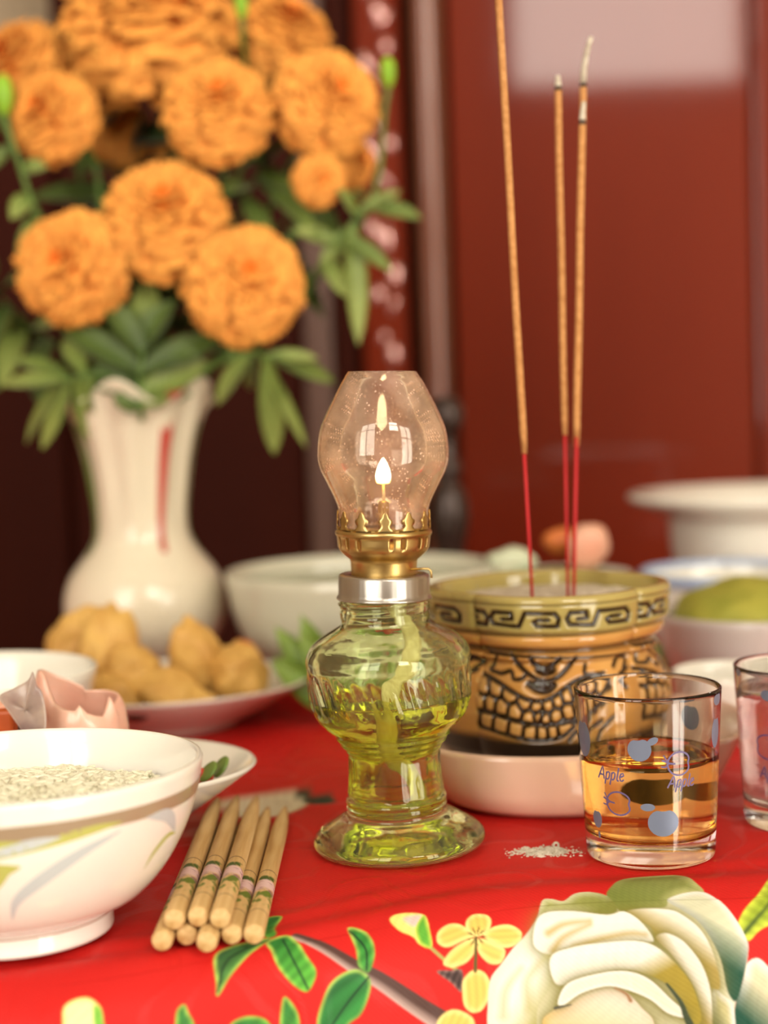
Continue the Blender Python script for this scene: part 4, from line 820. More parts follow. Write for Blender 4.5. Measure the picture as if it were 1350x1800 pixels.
# ------------------------------------------------------------------ spilled ash by the tumbler
def spill():
    rs = random.Random(9); parts = []
    for k in range(420):
        u = rs.gauss(0, 1); x = 4.35 + u * .55; y = -.95 + rs.gauss(0, .22) - .05 * u
        if abs(u) > 2.1: continue
        r = rs.uniform(.012, .045) * (1.3 if abs(u) < 1 else .8); a = rs.uniform(0, 6.28); L = r * rs.uniform(1, 3.2)
        c, s_ = math.cos(a), math.sin(a); z = -.02
        v = [(x + c * L, y + s_ * L, z + .01), (x - s_ * r, y + c * r, z), (x - c * L, y - s_ * L, z + .01), (x + s_ * r, y - c * r, z), (x, y, z + r * 1.4), (x, y, z - .01)]
        parts.append((v, [[0, 1, 4], [1, 2, 4], [2, 3, 4], [3, 0, 4], [1, 0, 5], [2, 1, 5], [3, 2, 5], [0, 3, 5]]))
    o = mesh_obj('spilled_ash', *merge(parts), MAT['paper_ash'], smooth=False); tag(o, 'scatter of pale incense ash on the red cloth between lamp and tumbler', 'ash'); o['kind'] = 'stuff'
    v = []; n = 20; m = 10
    for i in range(n):
        for j in range(m):
            t = 2 * math.pi * i / n; q = 2 * math.pi * j / m; R0 = .075 + .035 * math.cos(q); v.append((R0 * math.cos(t), .06 * math.sin(q), .1 + R0 * math.sin(t)))
    f = grid_faces(n, m, True); f += [[(n - 1) * m + j, (n - 1) * m + (j + 1) % m, (j + 1) % m, j] for j in range(m)]
    tag(mesh_obj('ash_curl', v, f, MAT['paper_ash'], loc=(4.72, -.6, -.03)), 'tiny rolled curl of ash beside the spilled ash', 'ash')
spill()

# ------------------------------------------------------------------ bowls and plates
def bowl_prof(r, h, foot, fh, th=.16, lip=.0, curve=.55, n=14):
    o = [(foot - .25, .05), (foot - .12, 0), (foot, .02), (foot + .02, fh * .9), (foot + .05, fh)]
    for i in range(1, n):
        k = i / (n - 1); rr = foot + .05 + (r - foot - .05) * (math.sin(k * math.pi / 2) ** curve if curve < 1 else k ** (1 / curve)); o.append((rr + (lip * max(0, k - .85) / .15), fh + (h - fh) * k ** 1.0 if curve >= 1 else fh + (h - fh) * (1 - math.cos(k * math.pi / 2)) ** .9))
    top = [(o[-1][0] - th * .3, h + .05), (o[-1][0] - th * .8, h)]
    inn = [(max(a - th * (1 if b > fh + .3 else 1.0), .02), b + (th if b < h * .5 else th * .3 * (1 - b / h))) for a, b in o[5:-1]][::-1]
    inn = [q for q in inn if q[0] > .3]
    return [(0, .06)] + o + top + inn + [(0, fh + th * 1.1)], o
def place(prof, name, mat, loc, label, cat='bowl', seg=96, mod=None, sx=1, sy=1, rot=0, group=None):
    v, f = lathe(prof, seg, mod, sx, sy); o = mesh_obj(name, v, f, MAT[mat], loc=loc); o.rotation_euler = (0, 0, rot); return tag(o, label, cat, group)

BX, BY = -9.75, -6.4
def rice_bowl():
    o = smooth_prof([(2.3, 0), (2.42, .05), (2.42, .3), (2.44, .58), (2.62, .68), (3.25, .98), (3.9, 1.68), (4.44, 2.65), (4.74, 3.55), (4.87, 4.25)], 46)
    prof = [(0, .1), (2.15, .08)] + o + [(4.84, 4.32), (4.74, 4.33), (4.68, 4.25)] + smooth_prof([(4.56, 3.55), (4.26, 2.7), (3.72, 1.8), (3.1, 1.2), (2.3, .9), (0, .85)], 24)
    # a fine step half way up the foot
    root = thing('rice_bowl', 'white porcelain rice bowl with brown band and lily print, in front on the left', 'bowl', (BX, BY, 0.06), (math.radians(-1.5), 0, 0))
    seg = 360; v, f = lathe(prof, seg)
    white = np.array(lin(244, 240, 230)); band = np.array(lin(176, 156, 130)); gold = np.array(lin(170, 130, 100))
    C = []
    for i, (r, z) in enumerate(prof):
        outer = i < 24
        C += [(white)] * seg
    mesh_obj('bowl_body', v, f, MAT['glaze_attr'], root, cols=np.array(C))
    oz = np.array([q[1] for q in o]); orr = np.array([q[0] for q in o])
    def surf(u, z):
        t = math.radians(u); r = float(np.interp(z, oz, orr)); r2 = float(np.interp(z + .05, oz, orr)); sl = (r2 - r) / .05
        nrm = np.array([math.sin(t), -math.cos(t), -sl]); nrm /= np.linalg.norm(nrm); return (r * math.sin(t), -r * math.cos(t), z), nrm
    bd = merge([stroke(surf, [(a, 3.66) for a in np.linspace(0, 360, 181)], .30, .006)])
    # stroke() measures width across in surface units: z in cm, so the band is .30 cm high
    V = []; 
    for zz in (3.44, 3.56, 3.68, 3.80):
        for a in np.linspace(0, 360, 181)[:-1]: p, n_ = surf(a, zz); V.append(tuple(np.array(p) + n_ * .008))
    mesh_obj('band_print', V, grid_faces(4, 180, True), MAT['band'], root)['label'] = 'greyish brown band below the rim'
    V = []
    for zz in (.48, .5, .52):
        for a in np.linspace(0, 360, 121)[:-1]: p, n_ = surf(a, zz); V.append(tuple(np.array(p) + np.array([math.sin(math.radians(a)), -math.cos(math.radians(a)), 0]) * .01))
    mesh_obj('foot_line_print', V, grid_faces(3, 120, True), MAT['goldline'], root)
    k = lambda u0: (lambda x, z_: surf(u0 + math.degrees(x / 4.3), z_))
    def leafp(name, pts, w, mat):
        v_, f_ = stroke(k(0), spline(pts, 18), w, .009, True); mesh_obj(name, v_, f_, MAT[mat], root)
    # coordinates: x cm round the bowl from its front, z height (lily spray in pale green and blue-grey)
    leafp('leaf_print', [(-1.2, 3.25), (.2, 3.36), (1.2, 3.42)], .22, 'p_green'); leafp('leaf_print', [(-.2, 2.9), (1.2, 3.22), (2.6, 3.46), (3.4, 3.52)], .24, 'p_green'); leafp('leaf_print', [(.2, 3.02), (1.2, 3.3), (2.0, 3.42)], .26, 'p_blue')
    leafp('leaf_print', [(.9, 1.35), (1.05, 1.9), (1.7, 2.45), (2.5, 2.95), (3.4, 3.3)], .34, 'p_blue'); leafp('leaf_print', [(-.2, 2.75), (.5, 2.72), (1.15, 2.8)], .4, 'p_green'); leafp('leaf_print', [(.1, 2.2), (.45, 2.35), (.95, 2.75)], .36, 'p_green')
    leafp('leaf_print', [(4.1, 3.45), (4.9, 3.3), (5.5, 2.75)], .32, 'p_blue'); leafp('leaf_print', [(4.6, 2.0), (4.75, 2.4), (5.15, 2.72), (5.6, 2.68)], .16, 'p_green')
    leafp('petal_print', [(-.9, 2.3), (-.2, 1.9), (.3, 1.75)], .55, 'p_pink'); leafp('petal_print', [(-.9, 1.9), (-.4, 1.6), (.15, 1.45)], .4, 'p_pink')
    # the rice: a mound of separate grains
    rs = random.Random(2); parts = []
    def top(x, y): 
        d = math.hypot(x, y) / 4.15; return 3.62 - .38 * d * d + .12 * mnoise.noise((x * .8, y * .8, 5))
    N_ = 26; V = []
    for i in range(N_ + 1):
        for j in range(64):
            rr = 4.18 * i / N_; t = 2 * math.pi * j / 64; x, y = rr * math.cos(t), rr * math.sin(t); V.append((x, y, top(x, y) - .03))
    parts.append((V, grid_faces(N_ + 1, 64, True)))
    for q in range(3600):
        rr = 4.12 * math.sqrt(rs.random()); t = rs.uniform(0, 6.283); x, y = rr * math.cos(t), rr * math.sin(t)
        a = rs.uniform(0, 6.283); el = rs.uniform(-.3, .3); L_ = rs.uniform(.2, .32); W_ = rs.uniform(.06, .085)
        dx = Vector((math.cos(a) * math.cos(el), math.sin(a) * math.cos(el), math.sin(el))); sd = dx.cross(Vector((0, 0, 1))).normalized(); up = sd.cross(dx)
        c = Vector((x, y, top(x, y) + rs.uniform(-.05, .03))); v_ = []
        for s1, w1 in ((-1, .25), (-.5, .9), (.4, 1), (1, .3)):
            for w2 in range(6): an = w2 * math.pi / 3; v_.append(tuple(c + dx * L_ * s1 + (sd * math.cos(an) + up * math.sin(an)) * W_ * w1))
        parts.append((v_, grid_faces(4, 6, True) + [[0, 1, 2, 3, 4, 5], [23, 22, 21, 20, 19, 18]]))
    v_, f_ = merge(parts); r_ = mesh_obj('cooked_rice', v_, f_, MAT['rice'], loc=(BX, BY, 0.06)); r_.rotation_euler = (math.radians(-1.5), 0, 0); tag(r_, 'mound of white cooked rice in the front left bowl', 'rice'); r_['kind'] = 'stuff'
MAT['band'] = M('brown_band_print', lin(172, 150, 122), .3, coat=.3, noise=(30, lin(160, 138, 112), .3))
MAT['goldline'] = M('fine_brown_line', lin(186, 150, 130), .3, coat=.3)
MAT['p_green'] = M('pale_green_print', lin(200, 198, 112), .25, coat=.3, noise=(40, lin(180, 186, 90), .3))
MAT['p_blue'] = M('blue_grey_print', lin(206, 212, 212), .25, coat=.3, noise=(40, lin(194, 204, 206), .3))
MAT['p_pink'] = M('pink_print', lin(236, 196, 186), .25, coat=.3, noise=(40, lin(230, 180, 172), .3))
rice_bowl()

def chopsticks():
    r = .265; seg = 18; L_ = 11.9
    prof = [(0, 0), (r * .8, .0), (r * .95, .03), (r, .09), (r, 2), (r * .99, 4.4), (r * .97, 7), (r * .95, 9.2), (r * .8, 10.2), (r * .5, 11.3), (r * .25, 11.85), (0, L_)]
    v = []
    for rr, y in prof:
        for j in range(seg): t = 2 * math.pi * j / seg; v.append((rr * math.cos(t), y, rr * math.sin(t)))
    lo = [(-5.80, -8.25), (-5.24, -7.9), (-4.68, -8.45), (-4.12, -7.95), (-3.57, -8.0)]
    spots = [(x, y, .28, a) for (x, y), a in zip(lo, (.3, .2, .0, -.15, -.2))] + [(-5.50, -8.1, .75, .9), (-4.93, -7.95, .75, .7), (-4.36, -8.15, .76, .35)]
    names = ['lowest left chopstick against the rice bowl, bottom layer', 'second chopstick from the rice bowl, bottom layer', 'middle chopstick of the bottom layer, end jutting furthest forward', 'fourth chopstick from the rice bowl, bottom layer', 'rightmost bamboo chopstick, bottom layer',
             'left chopstick of the three in the top layer', 'middle chopstick of the three in the top layer', 'right chopstick of the three in the top layer']
    base = None
    for k, ((x, y, z, a), nm) in enumerate(zip(spots, names)):
        if base is None:
            base = o = mesh_obj('chopstick', v, grid_faces(len(prof), seg, True), MAT['bamboo'])
        else:
            o = base.copy(); col.objects.link(o)
        o.location = Vector((x, y, z)) * S; o.rotation_euler = (math.radians(.0 if z < .5 else -.3), (k * 1.7) % .9 - .45, math.radians(a)); tag(o, 'bamboo ' + nm if 'bamboo' not in nm else nm, 'chopstick', 'bamboo chopsticks lying between bowl and lamp')
chopsticks()

# plate with squid behind the rice bowl
def plate_prof(r, h, base, th=.16):
    o = [(0, .08), (base - .2, .08), (base, 0), (base + .15, .03), (base + .25, .2), (base + (r - base) * .35, h * .32), (base + (r - base) * .7, h * .68), (r - .1, h - .08), (r, h + .02), (r - .06, h + .09), (r - .18, h + .05)]
    return o + [(base + (r - base) * .66, h * .68 + th), (base + (r - base) * .3, h * .32 + th), (base, .36), (0, .34)]
place(plate_prof(6.4, 2.16, 3.2), 'squid_plate', 'porcelain', (-10.65, 2.3, 0), 'white oval plate of squid and vegetables behind the rice bowl', 'plate', 120, None, 1, .68)
def blob(name, loc, r, scale, mat, seed, amp, label, cat, rot=(0, 0, 0), sub=3, freq=1.0, group=None):
    bm = bmesh.new(); bmesh.ops.create_icosphere(bm, subdivisions=sub, radius=1)
    v = []
    for q in bm.verts:
        p = q.co; d = 1 + amp * mnoise.noise(Vector((p.x * freq + seed * 7.3, p.y * freq, p.z * freq))) + amp * .5 * mnoise.noise(Vector((p.x * freq * 2.6 + seed, p.y * freq * 2.6, p.z * freq * 2.6 + 3)))
        v.append((p.x * d * r * scale[0], p.y * d * r * scale[1], p.z * d * r * scale[2]))
    f = [[q.index for q in p.verts] for p in bm.faces]; bm.free()
    o = mesh_obj(name, v, f, MAT[mat], loc=loc); o.rotation_euler = rot; return tag(o, label, cat, group)
def squid_ring():           # cut squid tube, standing, with an uneven curled upper edge
    n = 120; rows = 30; V = []
    def hgt(a):             # height of the cut edge round the tube; a = 0 faces the camera
        d = math.degrees(math.atan2(math.sin(a), math.cos(a)))
        return np.interp(d, [-180, -150, -110, -75, -62, -50, -35, -15, 2, 8, 18, 32, 46, 58, 66, 75, 110, 150, 180], [2.6, 2.9, 3.3, 3.35, 3.2, 2.75, 2.4, 2.25, 2.2, 2.4, 2.12, 2.0, 1.95, 2.25, 2.5, 2.2, 2.4, 2.5, 2.5])
    for side in (0, 1):
        for i in range(rows):
            k = i / (rows - 1); k = k if side == 0 else 1 - k
            for j in range(n):
                t = 2 * math.pi * j / n; h = hgt(t); z = h * k
                r = 1.45 - .12 * k * k + .1 * math.sin(3 * t + 1) - (.16 if side else 0) * (1 - .35 * k); cur = max(0, k - .8) / .2
                r -= .12 * cur * cur
                lean = -.12 * k
                V.append((r * math.sin(t) + lean, -r * math.cos(t) * .8, z))
    f = grid_faces(2 * rows, n, True); f += [[(2 * rows - 1) * n + j, (2 * rows - 1) * n + (j + 1) % n, (j + 1) % n, j] for j in range(n)]
    q = at(150, 1290, 2.2); o = mesh_obj('squid_ring', V, f, MAT['squid'], loc=(q.x, 2.2, 2.0)); tag(o, 'large pink curled piece of cooked squid rising behind the rice bowl', 'squid')
squid_ring()
def squid_fin():
    q = at(46, 1290, .4); out = [(-.05, -.4), (-.5, .35), (-.75, .8), (-.3, 1.05), (.15, 1.28), (.33, 1.55), (.42, 1.1), (.55, .9), (.62, .2), (.5, -.4)]
    c = (.05, .4); V = []; 
    for sdy in (-1, 1):
        for kk in (0.0, .35, .65, .88, 1.0):
            for (x, z) in spline(out + [out[0]], 41)[:-1]: V.append((c[0] + (x - c[0]) * kk, sdy * .1 * (1 - kk ** 3) + .15 * x * x - .1 * z, c[1] + (z - c[1]) * kk))
    f = grid_faces(5, 40, True) + [[i + 200 for i in p[::-1]] for p in grid_faces(5, 40, True)] + [[160 + j, 360 + j, 360 + (j + 1) % 40, 160 + (j + 1) % 40] for j in range(40)]
    o = mesh_obj('squid_fin', V, f, MAT['squid_grey'], loc=(q.x, .4, q.z + .35)); tag(o, 'grey violet tapered piece of squid left of the pink one', 'squid')
squid_fin()
def pb(px, py, Y): q = at(px, py, Y); return (q.x, Y, q.z)
tag(mesh_obj('carrot_piece', *bevel_box(-.45, .35, -.3, .3, -.55, .5, .1), MAT['carrot'], smooth=False, loc=pb(8, 1275, 1.6)), 'orange carrot piece at the left edge below the squid', 'carrot')
blob('braised_meat', pb(30, 1285, 2.6), .75, (1.2, .8, .6), 'brown_food', 3, .3, 'dark brown braised morsel beside the carrot piece', 'food')
blob('stir_fry', (-10.6, 2.3, 1.2), 1.0, (3.7, 2.3, .95), 'brown_food', 8, .12, 'dark stir-fried filling heaped on the squid plate', 'food', freq=2)
blob('squid_strip', pb(2, 1245, 3.2), .5, (1.6, .7, .5), 'pink_food', 12, .2, 'pale pink strip of squid at the left edge above the carrot piece', 'squid')
for k, (px, py, lab) in enumerate(((366, 1356, 'green cucumber slice nearest the rice bowl on the squid plate'), (388, 1348, 'green cucumber slice at the right end of the squid plate'))):
    v, f = lathe([(0, -.06), (.32, -.06), (.37, -.03), (.37, .03), (.32, .06), (0, .06)], 28); o = mesh_obj('cucumber_slice', v, f, MAT['green_food'], loc=pb(px, py, 1.2 + k * .5)); o.rotation_euler = (math.radians(20), math.radians(-42 - k * 8), 0); tag(o, lab, 'cucumber')
blob('tomato_wedge', pb(347, 1366, 1.4), .42, (1.2, .6, .7), 'tomato', 5, .15, 'red tomato wedge against the rice bowl rim', 'tomato')

# second bowl on the left edge
pr, _ = bowl_prof(4.55, 4.1, 2.0, .6, .17, .12, .62)
place(pr, 'soup_bowl', 'porcelain', (-15.2, 9.5, 0), 'white porcelain bowl cut off by the left edge, behind the squid', 'bowl')
blob('green_morsel', (-16.6, 8.6, 2.6), .9, (1.3, 1.1, .9), 'mung', 4, .25, 'yellow green vegetable piece inside the bowl at the left edge', 'food')
# platter with fried rolls
place(plate_prof(6.9, 1.84, 3.6), 'fried_food_platter', 'porcelain', (-10.2, 19.2, 0), 'white porcelain platter of golden fried rolls in front of the vase', 'plate', 120, None, 1, .8)
FR = [(135, 1130, 20.5, 1.45, (.8, .8, 1.1), .5, 'tall golden fried roll at the back left of the platter'), (190, 1150, 18.6, 1.5, (.85, .8, 1.4), .2, 'upright golden fried roll left of the vase foot'), (235, 1200, 17.6, 1.5, (1.0, .9, 1.0), -.6, 'golden fried roll leaning right, in front of the vase foot'),
      (300, 1225, 16.6, 1.35, (1.35, .9, .75), -.3, 'low golden fried roll lying at the front of the platter'), (345, 1160, 18.6, 1.4, (.8, .8, 1.3), .35, 'golden fried roll standing right of the vase foot'), (418, 1188, 18.2, 1.35, (1.05, .9, .95), -.3, 'rightmost golden fried roll on the platter'),
      (190, 1225, 16.4, 1.3, (1.1, .9, .75), .1, 'golden fried roll half hidden behind the squid')]
for k, (px, py, Y, r, sc, tl, lab) in enumerate(FR): blob('fried_roll', pb(px, py, Y), r, sc, 'fried', k + 1, .28, lab, 'fried roll', (0, tl, k), 4, 1.3, 'golden fried rolls on the platter')
blob('orange_crust_piece', pb(425, 1150, 18.6), .65, (.9, .8, 1.0), 'orange_food', 11, .2, 'orange brown fried tip on top of the rightmost roll', 'food')
blob('dark_morsel', pb(240, 1255, 14.6), .5, (1.2, .8, .6), 'brown_food', 13, .2, 'dark brown morsel at the front rim of the platter', 'food')

# ------------------------------------------------------------------ dishes at the back
pr, _ = bowl_prof(6.35, 5.5, 3.0, .8, .22, .1, .7); place(pr, 'large_bowl', 'porcelain_shaded', (-1.2, 27.5, 0), 'large white bowl, shade toned into its glaze, directly behind the oil lamp', 'bowl')
v, f = lathe([(0, 5.0), (3, 5.02), (5.6, 4.95), (5.75, 4.7), (0, 4.6)], 64); tag(mesh_obj('pale_soup', v, f, MAT['soup'], loc=(-1.2, 27.5, 0)), 'pale greenish soup filling the large bowl', 'soup')
pr, _ = bowl_prof(4.15, 3.9, 2.3, .6, .2, .1, .6); place(pr, 'grey_bowl', 'porcelain_grey', (15.7, 20.0, 0), 'grey white bowl of yellow green beans behind the right tumbler', 'bowl')
blob('bean_paste', (15.7, 20, 3.5), 1.0, (3.6, 3.6, 1.75), 'mung', 6, .1, 'yellow green mung bean mound heaped in the grey bowl', 'food', sub=4, freq=2)
def blue_bowl():
    r_ = thing('blue_rimmed_bowl', 'white bowl with pale blue rim behind the bean bowl', 'bowl', (16.7, 29.0, 0))
    pr, o = bowl_prof(4.3, 4.6, 2.4, .7, .2, .1, .62); v, f = lathe(pr, 96); mesh_obj('bowl_body', v, f, MAT['porcelain'], r_)
    R0 = o[-1][0]; v, f = lathe([(R0 - .28, 4.35), (R0 - .22, 4.6), (R0 - .08, 4.70), (R0 + .05, 4.6), (R0 + .02, 4.3), (R0 - .1, 4.0), (R0 - .14, 4.0), (R0 - .02, 4.3)], 96); mesh_obj('blue_rim', v, f, MAT['blue_rim'], r_)['label'] = 'pale blue glazed rim'
MAT['blue_rim'] = M('pale_blue_glaze', lin(150, 172, 210), .2, coat=.4, noise=(12, lin(190, 202, 220), .25))
blue_bowl()
pr, _ = bowl_prof(7.6, 7.9, 3.4, 1.0, .3, 0, .62, 20)
pr2 = [(r + (1.1 if z > 7.3 and k < 30 else 0) * max(0, (z - 7.0)), z) for k, (r, z) in enumerate(pr)]
def tureen():
    p = [(0, .1), (3.0, .1), (3.3, 0), (3.5, .2), (3.4, .8), (4.6, 1.6), (5.3, 3.0), (5.6, 4.6), (5.7, 5.8), (5.8, 6.5), (6.6, 6.9), (7.6, 7.25), (7.9, 7.55), (7.75, 7.8), (7.2, 7.75), (6.0, 7.3), (5.4, 6.6), (5.2, 4.5), (4.6, 2.4), (3, 1.4), (0, 1.3)]
    place(smooth_prof(p, 60), 'tureen', 'porcelain', (21.3, 38.6, 0), 'large white bowl with wide flaring rim at the back right', 'bowl')
tureen()
pr, _ = bowl_prof(3.15, 4.9, 1.8, .6, .18, .05, .6); place(pr, 'salad_bowl', 'porcelain', (8.4, 27.3, 0), 'small white bowl of mixed food behind the incense burner', 'bowl')
blob('food_heap', (8.4, 27.3, 4.5), 1, (2.75, 2.75, .7), 'green_food', 21, .1, 'green vegetables filling the small bowl behind the incense burner', 'food', freq=2)
blob('prawn_cracker', pb(1034, 962, 26.4), 1.0, (.9, .6, 1.2), 'pink_food', 22, .25, 'pale pink food piece standing right of the red incense stems', 'food', (0, .2, 0))
blob('carrot_chunk', pb(985, 950, 27.6), .8, (1, .7, .8), 'orange_food', 23, .2, 'orange food piece behind the clustered incense sticks', 'food')
blob('cabbage_piece', pb(900, 985, 26.2), .85, (1.3, .7, .7), 'soup', 24, .3, 'pale green cabbage piece behind the tall leaning incense stick', 'food')
blob('green_lime', (11.9, 24.2, 0.0 + 1.0), 1.05, (1, 1, .95), 'green_food', 25, .06, 'round green fruit behind the right side of the incense burner', 'fruit')
pr, _ = bowl_prof(2.2, 2.6, 1.3, .4, .15, .03, .6); place(pr, 'sauce_bowl', 'porcelain', (13.0, 12.9, 0), 'small white sauce bowl between the two tumblers, further back', 'bowl')

# turned stand behind the lamp
def candlestick():
    q = at(790, 900, 36.0)
    z = lambda py: at(790, py, 36.0).z
    p = [(0, 0), (1.7, 0), (1.75, .3), (1.2, .7), (.6, 1.4), (.5, 3.0), (.75, z(965)), (.95, z(935)), (1.05, z(900)), (.85, z(865)), (.5, z(845)), (.75, z(825)), (.5, z(800)), (.45, z(770)), (.85, z(745)), (.9, z(720)), (.55, z(700)), (.0, z(695))]
    place(smooth_prof(p, 90), 'candlestick', 'darkwood', (q.x, 36.0, 0), 'dark turned metal candlestick behind the oil lamp chimney', 'candlestick', 40)
candlestick()

# ------------------------------------------------------------------ vase of marigolds
VX, VY = -11.75, 29.3
def vz(py): return at(250, py, VY).z
VTOP = vz(690)
def vase():
    vs_ = thing('flower_vase', 'white porcelain vase with fluted neck, red and green painted stripes', 'vase', (VX, VY, 0))
    w = lambda a, b: (b - a) / 2 / 36.3
    p = [(0, .1), (1.9, .1), (2.2, 0), (2.3, .25), (2.05, .7), (w(185, 330), 1.2), (w(140, 360), vz(1140)), (w(112, 384), vz(1100)), (w(105, 390), vz(1055)), (w(118, 378), vz(1010)), (w(150, 348), vz(968)), (w(166, 332), vz(935)), (w(166, 332), vz(880)), (w(158, 342), vz(810)), (w(144, 358), vz(750)), (w(130, 374), vz(710)), (w(118, 390), VTOP)]
    out = smooth_prof(p, 80); inn = [(max(r - .18, .05), z) for r, z in out if z > 2][::-1]
    prof = out + [(out[-1][0] - .05, VTOP + .06)] + inn + [(0, 2)]
    def mod(t, r, z):
        k = min(1, max(0, (z - vz(960)) / 3)); return 1 + .035 * k * math.cos(10 * t)
    v, f = lathe(prof, 160, mod)
    v = [(x, y, z + (0.55 * max(0, (z - VTOP + 2.2) / 2.2) ** 2 * math.cos(5 * math.atan2(x, -y) + .6) if z > VTOP - 2.2 else 0)) for x, y, z in v]
    mesh_obj('vase_body', v, f, MAT['porcelain_cream'], vs_)
    zs_ = np.array([q[1] for q in out]); rs_ = np.array([q[0] for q in out])
    def surf(u, z_):
        t = math.radians(u); r = float(np.interp(z_, zs_, rs_)); r *= mod(t, r, z_); return (r * math.sin(t), -r * math.cos(t), z_), (math.sin(t), -math.cos(t), 0)
    def stripe(nm, u0, u1, z0, z1, wd, mat):
        pts = [(u0 + (u1 - u0) * i / 20, z0 + (z1 - z0) * i / 20) for i in range(21)]; V = []
        for i, (u, z_) in enumerate(pts):
            for s_ in (-1, 0, 1): P, N = surf(u + s_ * wd * (.5 + .5 * i / 20), z_); V.append(tuple(np.array(P) + np.array(N) * .02))
        mesh_obj(nm, V, grid_faces(21, 3), MAT[mat], vs_)
    f0 = -9.0
    stripe('red_stripe', f0 + 40, f0 + 47, vz(965), VTOP + .1, 7, 'stripe_red'); stripe('green_stripe', f0 - 52, f0 - 58, vz(970), vz(740), 9, 'stripe_green')
    stripe('green_stripe', f0 + 100, f0 + 100, vz(970), vz(740), 9, 'stripe_green'); stripe('red_stripe', f0 + 170, f0 + 175, vz(965), VTOP - .1, 5, 'stripe_red')
MAT['porcelain_cream'] = M('cream_porcelain', lin(228, 218, 194), .22, coat=.4, noise=(4, lin(220, 208, 182), .3))
MAT['stripe_red'] = M('red_vase_paint', lin(176, 40, 36), .3, coat=.3, noise=(20, lin(196, 84, 70), .2))
MAT['stripe_green'] = M('green_vase_paint', lin(110, 132, 60), .3, coat=.3, noise=(20, lin(84, 112, 46), .3))
vase()

def marigold_mesh():
    rs = random.Random(11); V = []; Fc = []; C = []
    n = 430; GA = math.pi * (3 - math.sqrt(5))
    for i in range(n):
        k = (i + .5) / n; pol = math.radians(6 + 118 * k ** .75 + rs.uniform(-4, 4)); az = i * GA + rs.uniform(-.25, .25)
        d = Vector((math.sin(pol) * math.cos(az), math.sin(pol) * math.sin(az), math.cos(pol) * .82))
        tang = Vector((math.cos(pol) * math.cos(az), math.cos(pol) * math.sin(az), -math.sin(pol))); sd = d.cross(tang).normalized()
        L_ = (.26 + .15 * k) * rs.uniform(.75, 1.25); W_ = (.09 + .08 * k) * rs.uniform(.8, 1.3); R0 = .62 + .0 * k
        b = len(V); shade = rs.uniform(.82, 1.1)
        for a in range(4):
            q = a / 3; rad = R0 + L_ * math.sin(q * 1.25); out = L_ * .75 * q * q
            for c_ in range(5):
                s_ = (c_ - 2) / 2; w_ = W_ * (.35 + .65 * math.sin(min(1, q * 1.1) * math.pi / 2)); ruff = .035 * q * math.sin(c_ * 2.9 + i) 
                p = d * (rad - .05 * s_ * s_ + ruff) + tang * (out * (.5 + .5 * k)) + sd * s_ * w_
                V.append(tuple(p)); o1 = np.array(lin(255, 176, 84)); o2 = np.array(lin(252, 134, 50)); C.append((o2 * (1 - q) + o1 * q) * shade)
        Fc += [[b + x for x in q_] for q_ in grid_faces(4, 5)]
    bm = bmesh.new(); bmesh.ops.create_icosphere(bm, subdivisions=3, radius=.66); b = len(V)
    for q in bm.verts: V.append((q.co.x, q.co.y, q.co.z * .8)); C.append(np.array(lin(236, 124, 36)))
    Fc += [[b + q.index for q in p.verts] for p in bm.faces]; bm.free()
    return V, Fc, np.clip(np.array(C), 0, 1)
MV, MF, MC = marigold_mesh()
head0 = None
FLOWERS = [ # px, py, radius px, depth, facing (x, y, z), label
    (124, 468, 103, 26.0, (-.25, -1, .15), 'orange marigold with darker centre, lowest on the left of the bouquet'), (290, 382, 112, 26.6, (.05, -.8, .55), 'orange marigold in the middle of the bouquet, above the vase neck'), (430, 497, 108, 26.0, (.25, -.9, .3), 'orange marigold lowest on the right of the bouquet'),
    (382, 190, 98, 27.3, (.1, -.8, .5), 'orange marigold below the big top bloom, right of centre'), (260, 35, 155, 31.0, (0, -.6, .8), 'largest orange marigold, cut off at the top of the photo'), (88, 205, 82, 27.6, (-.4, -.8, .3), 'orange marigold at the left edge beside the green bud'),
    (32, 120, 92, 32.0, (-.5, -.6, .5), 'orange marigold cut off by the left edge, behind another'), (575, 178, 98, 28.5, (.5, -.8, .3), 'orange marigold furthest right in the bouquet'), (498, 62, 88, 33.5, (.4, -.5, .8), 'orange marigold at the top right of the bouquet, partly hidden'),
    (562, 318, 48, 27.8, (.3, -.9, -.1), 'small orange marigold low on the right among the leaves'), (618, 285, 48, 31.5, (.8, -.5, .1), 'small yellowish marigold behind the rightmost bloom'), (205, 235, 62, 33.5, (0, -.9, .3), 'shaded orange marigold behind the middle of the bouquet'), (318, 255, 50, 33.5, (.1, -.9, .3), 'shaded small orange marigold beside the dark stems')]
stem_root = Vector((VX, VY, VTOP - 3.0)); rsf = random.Random(5)
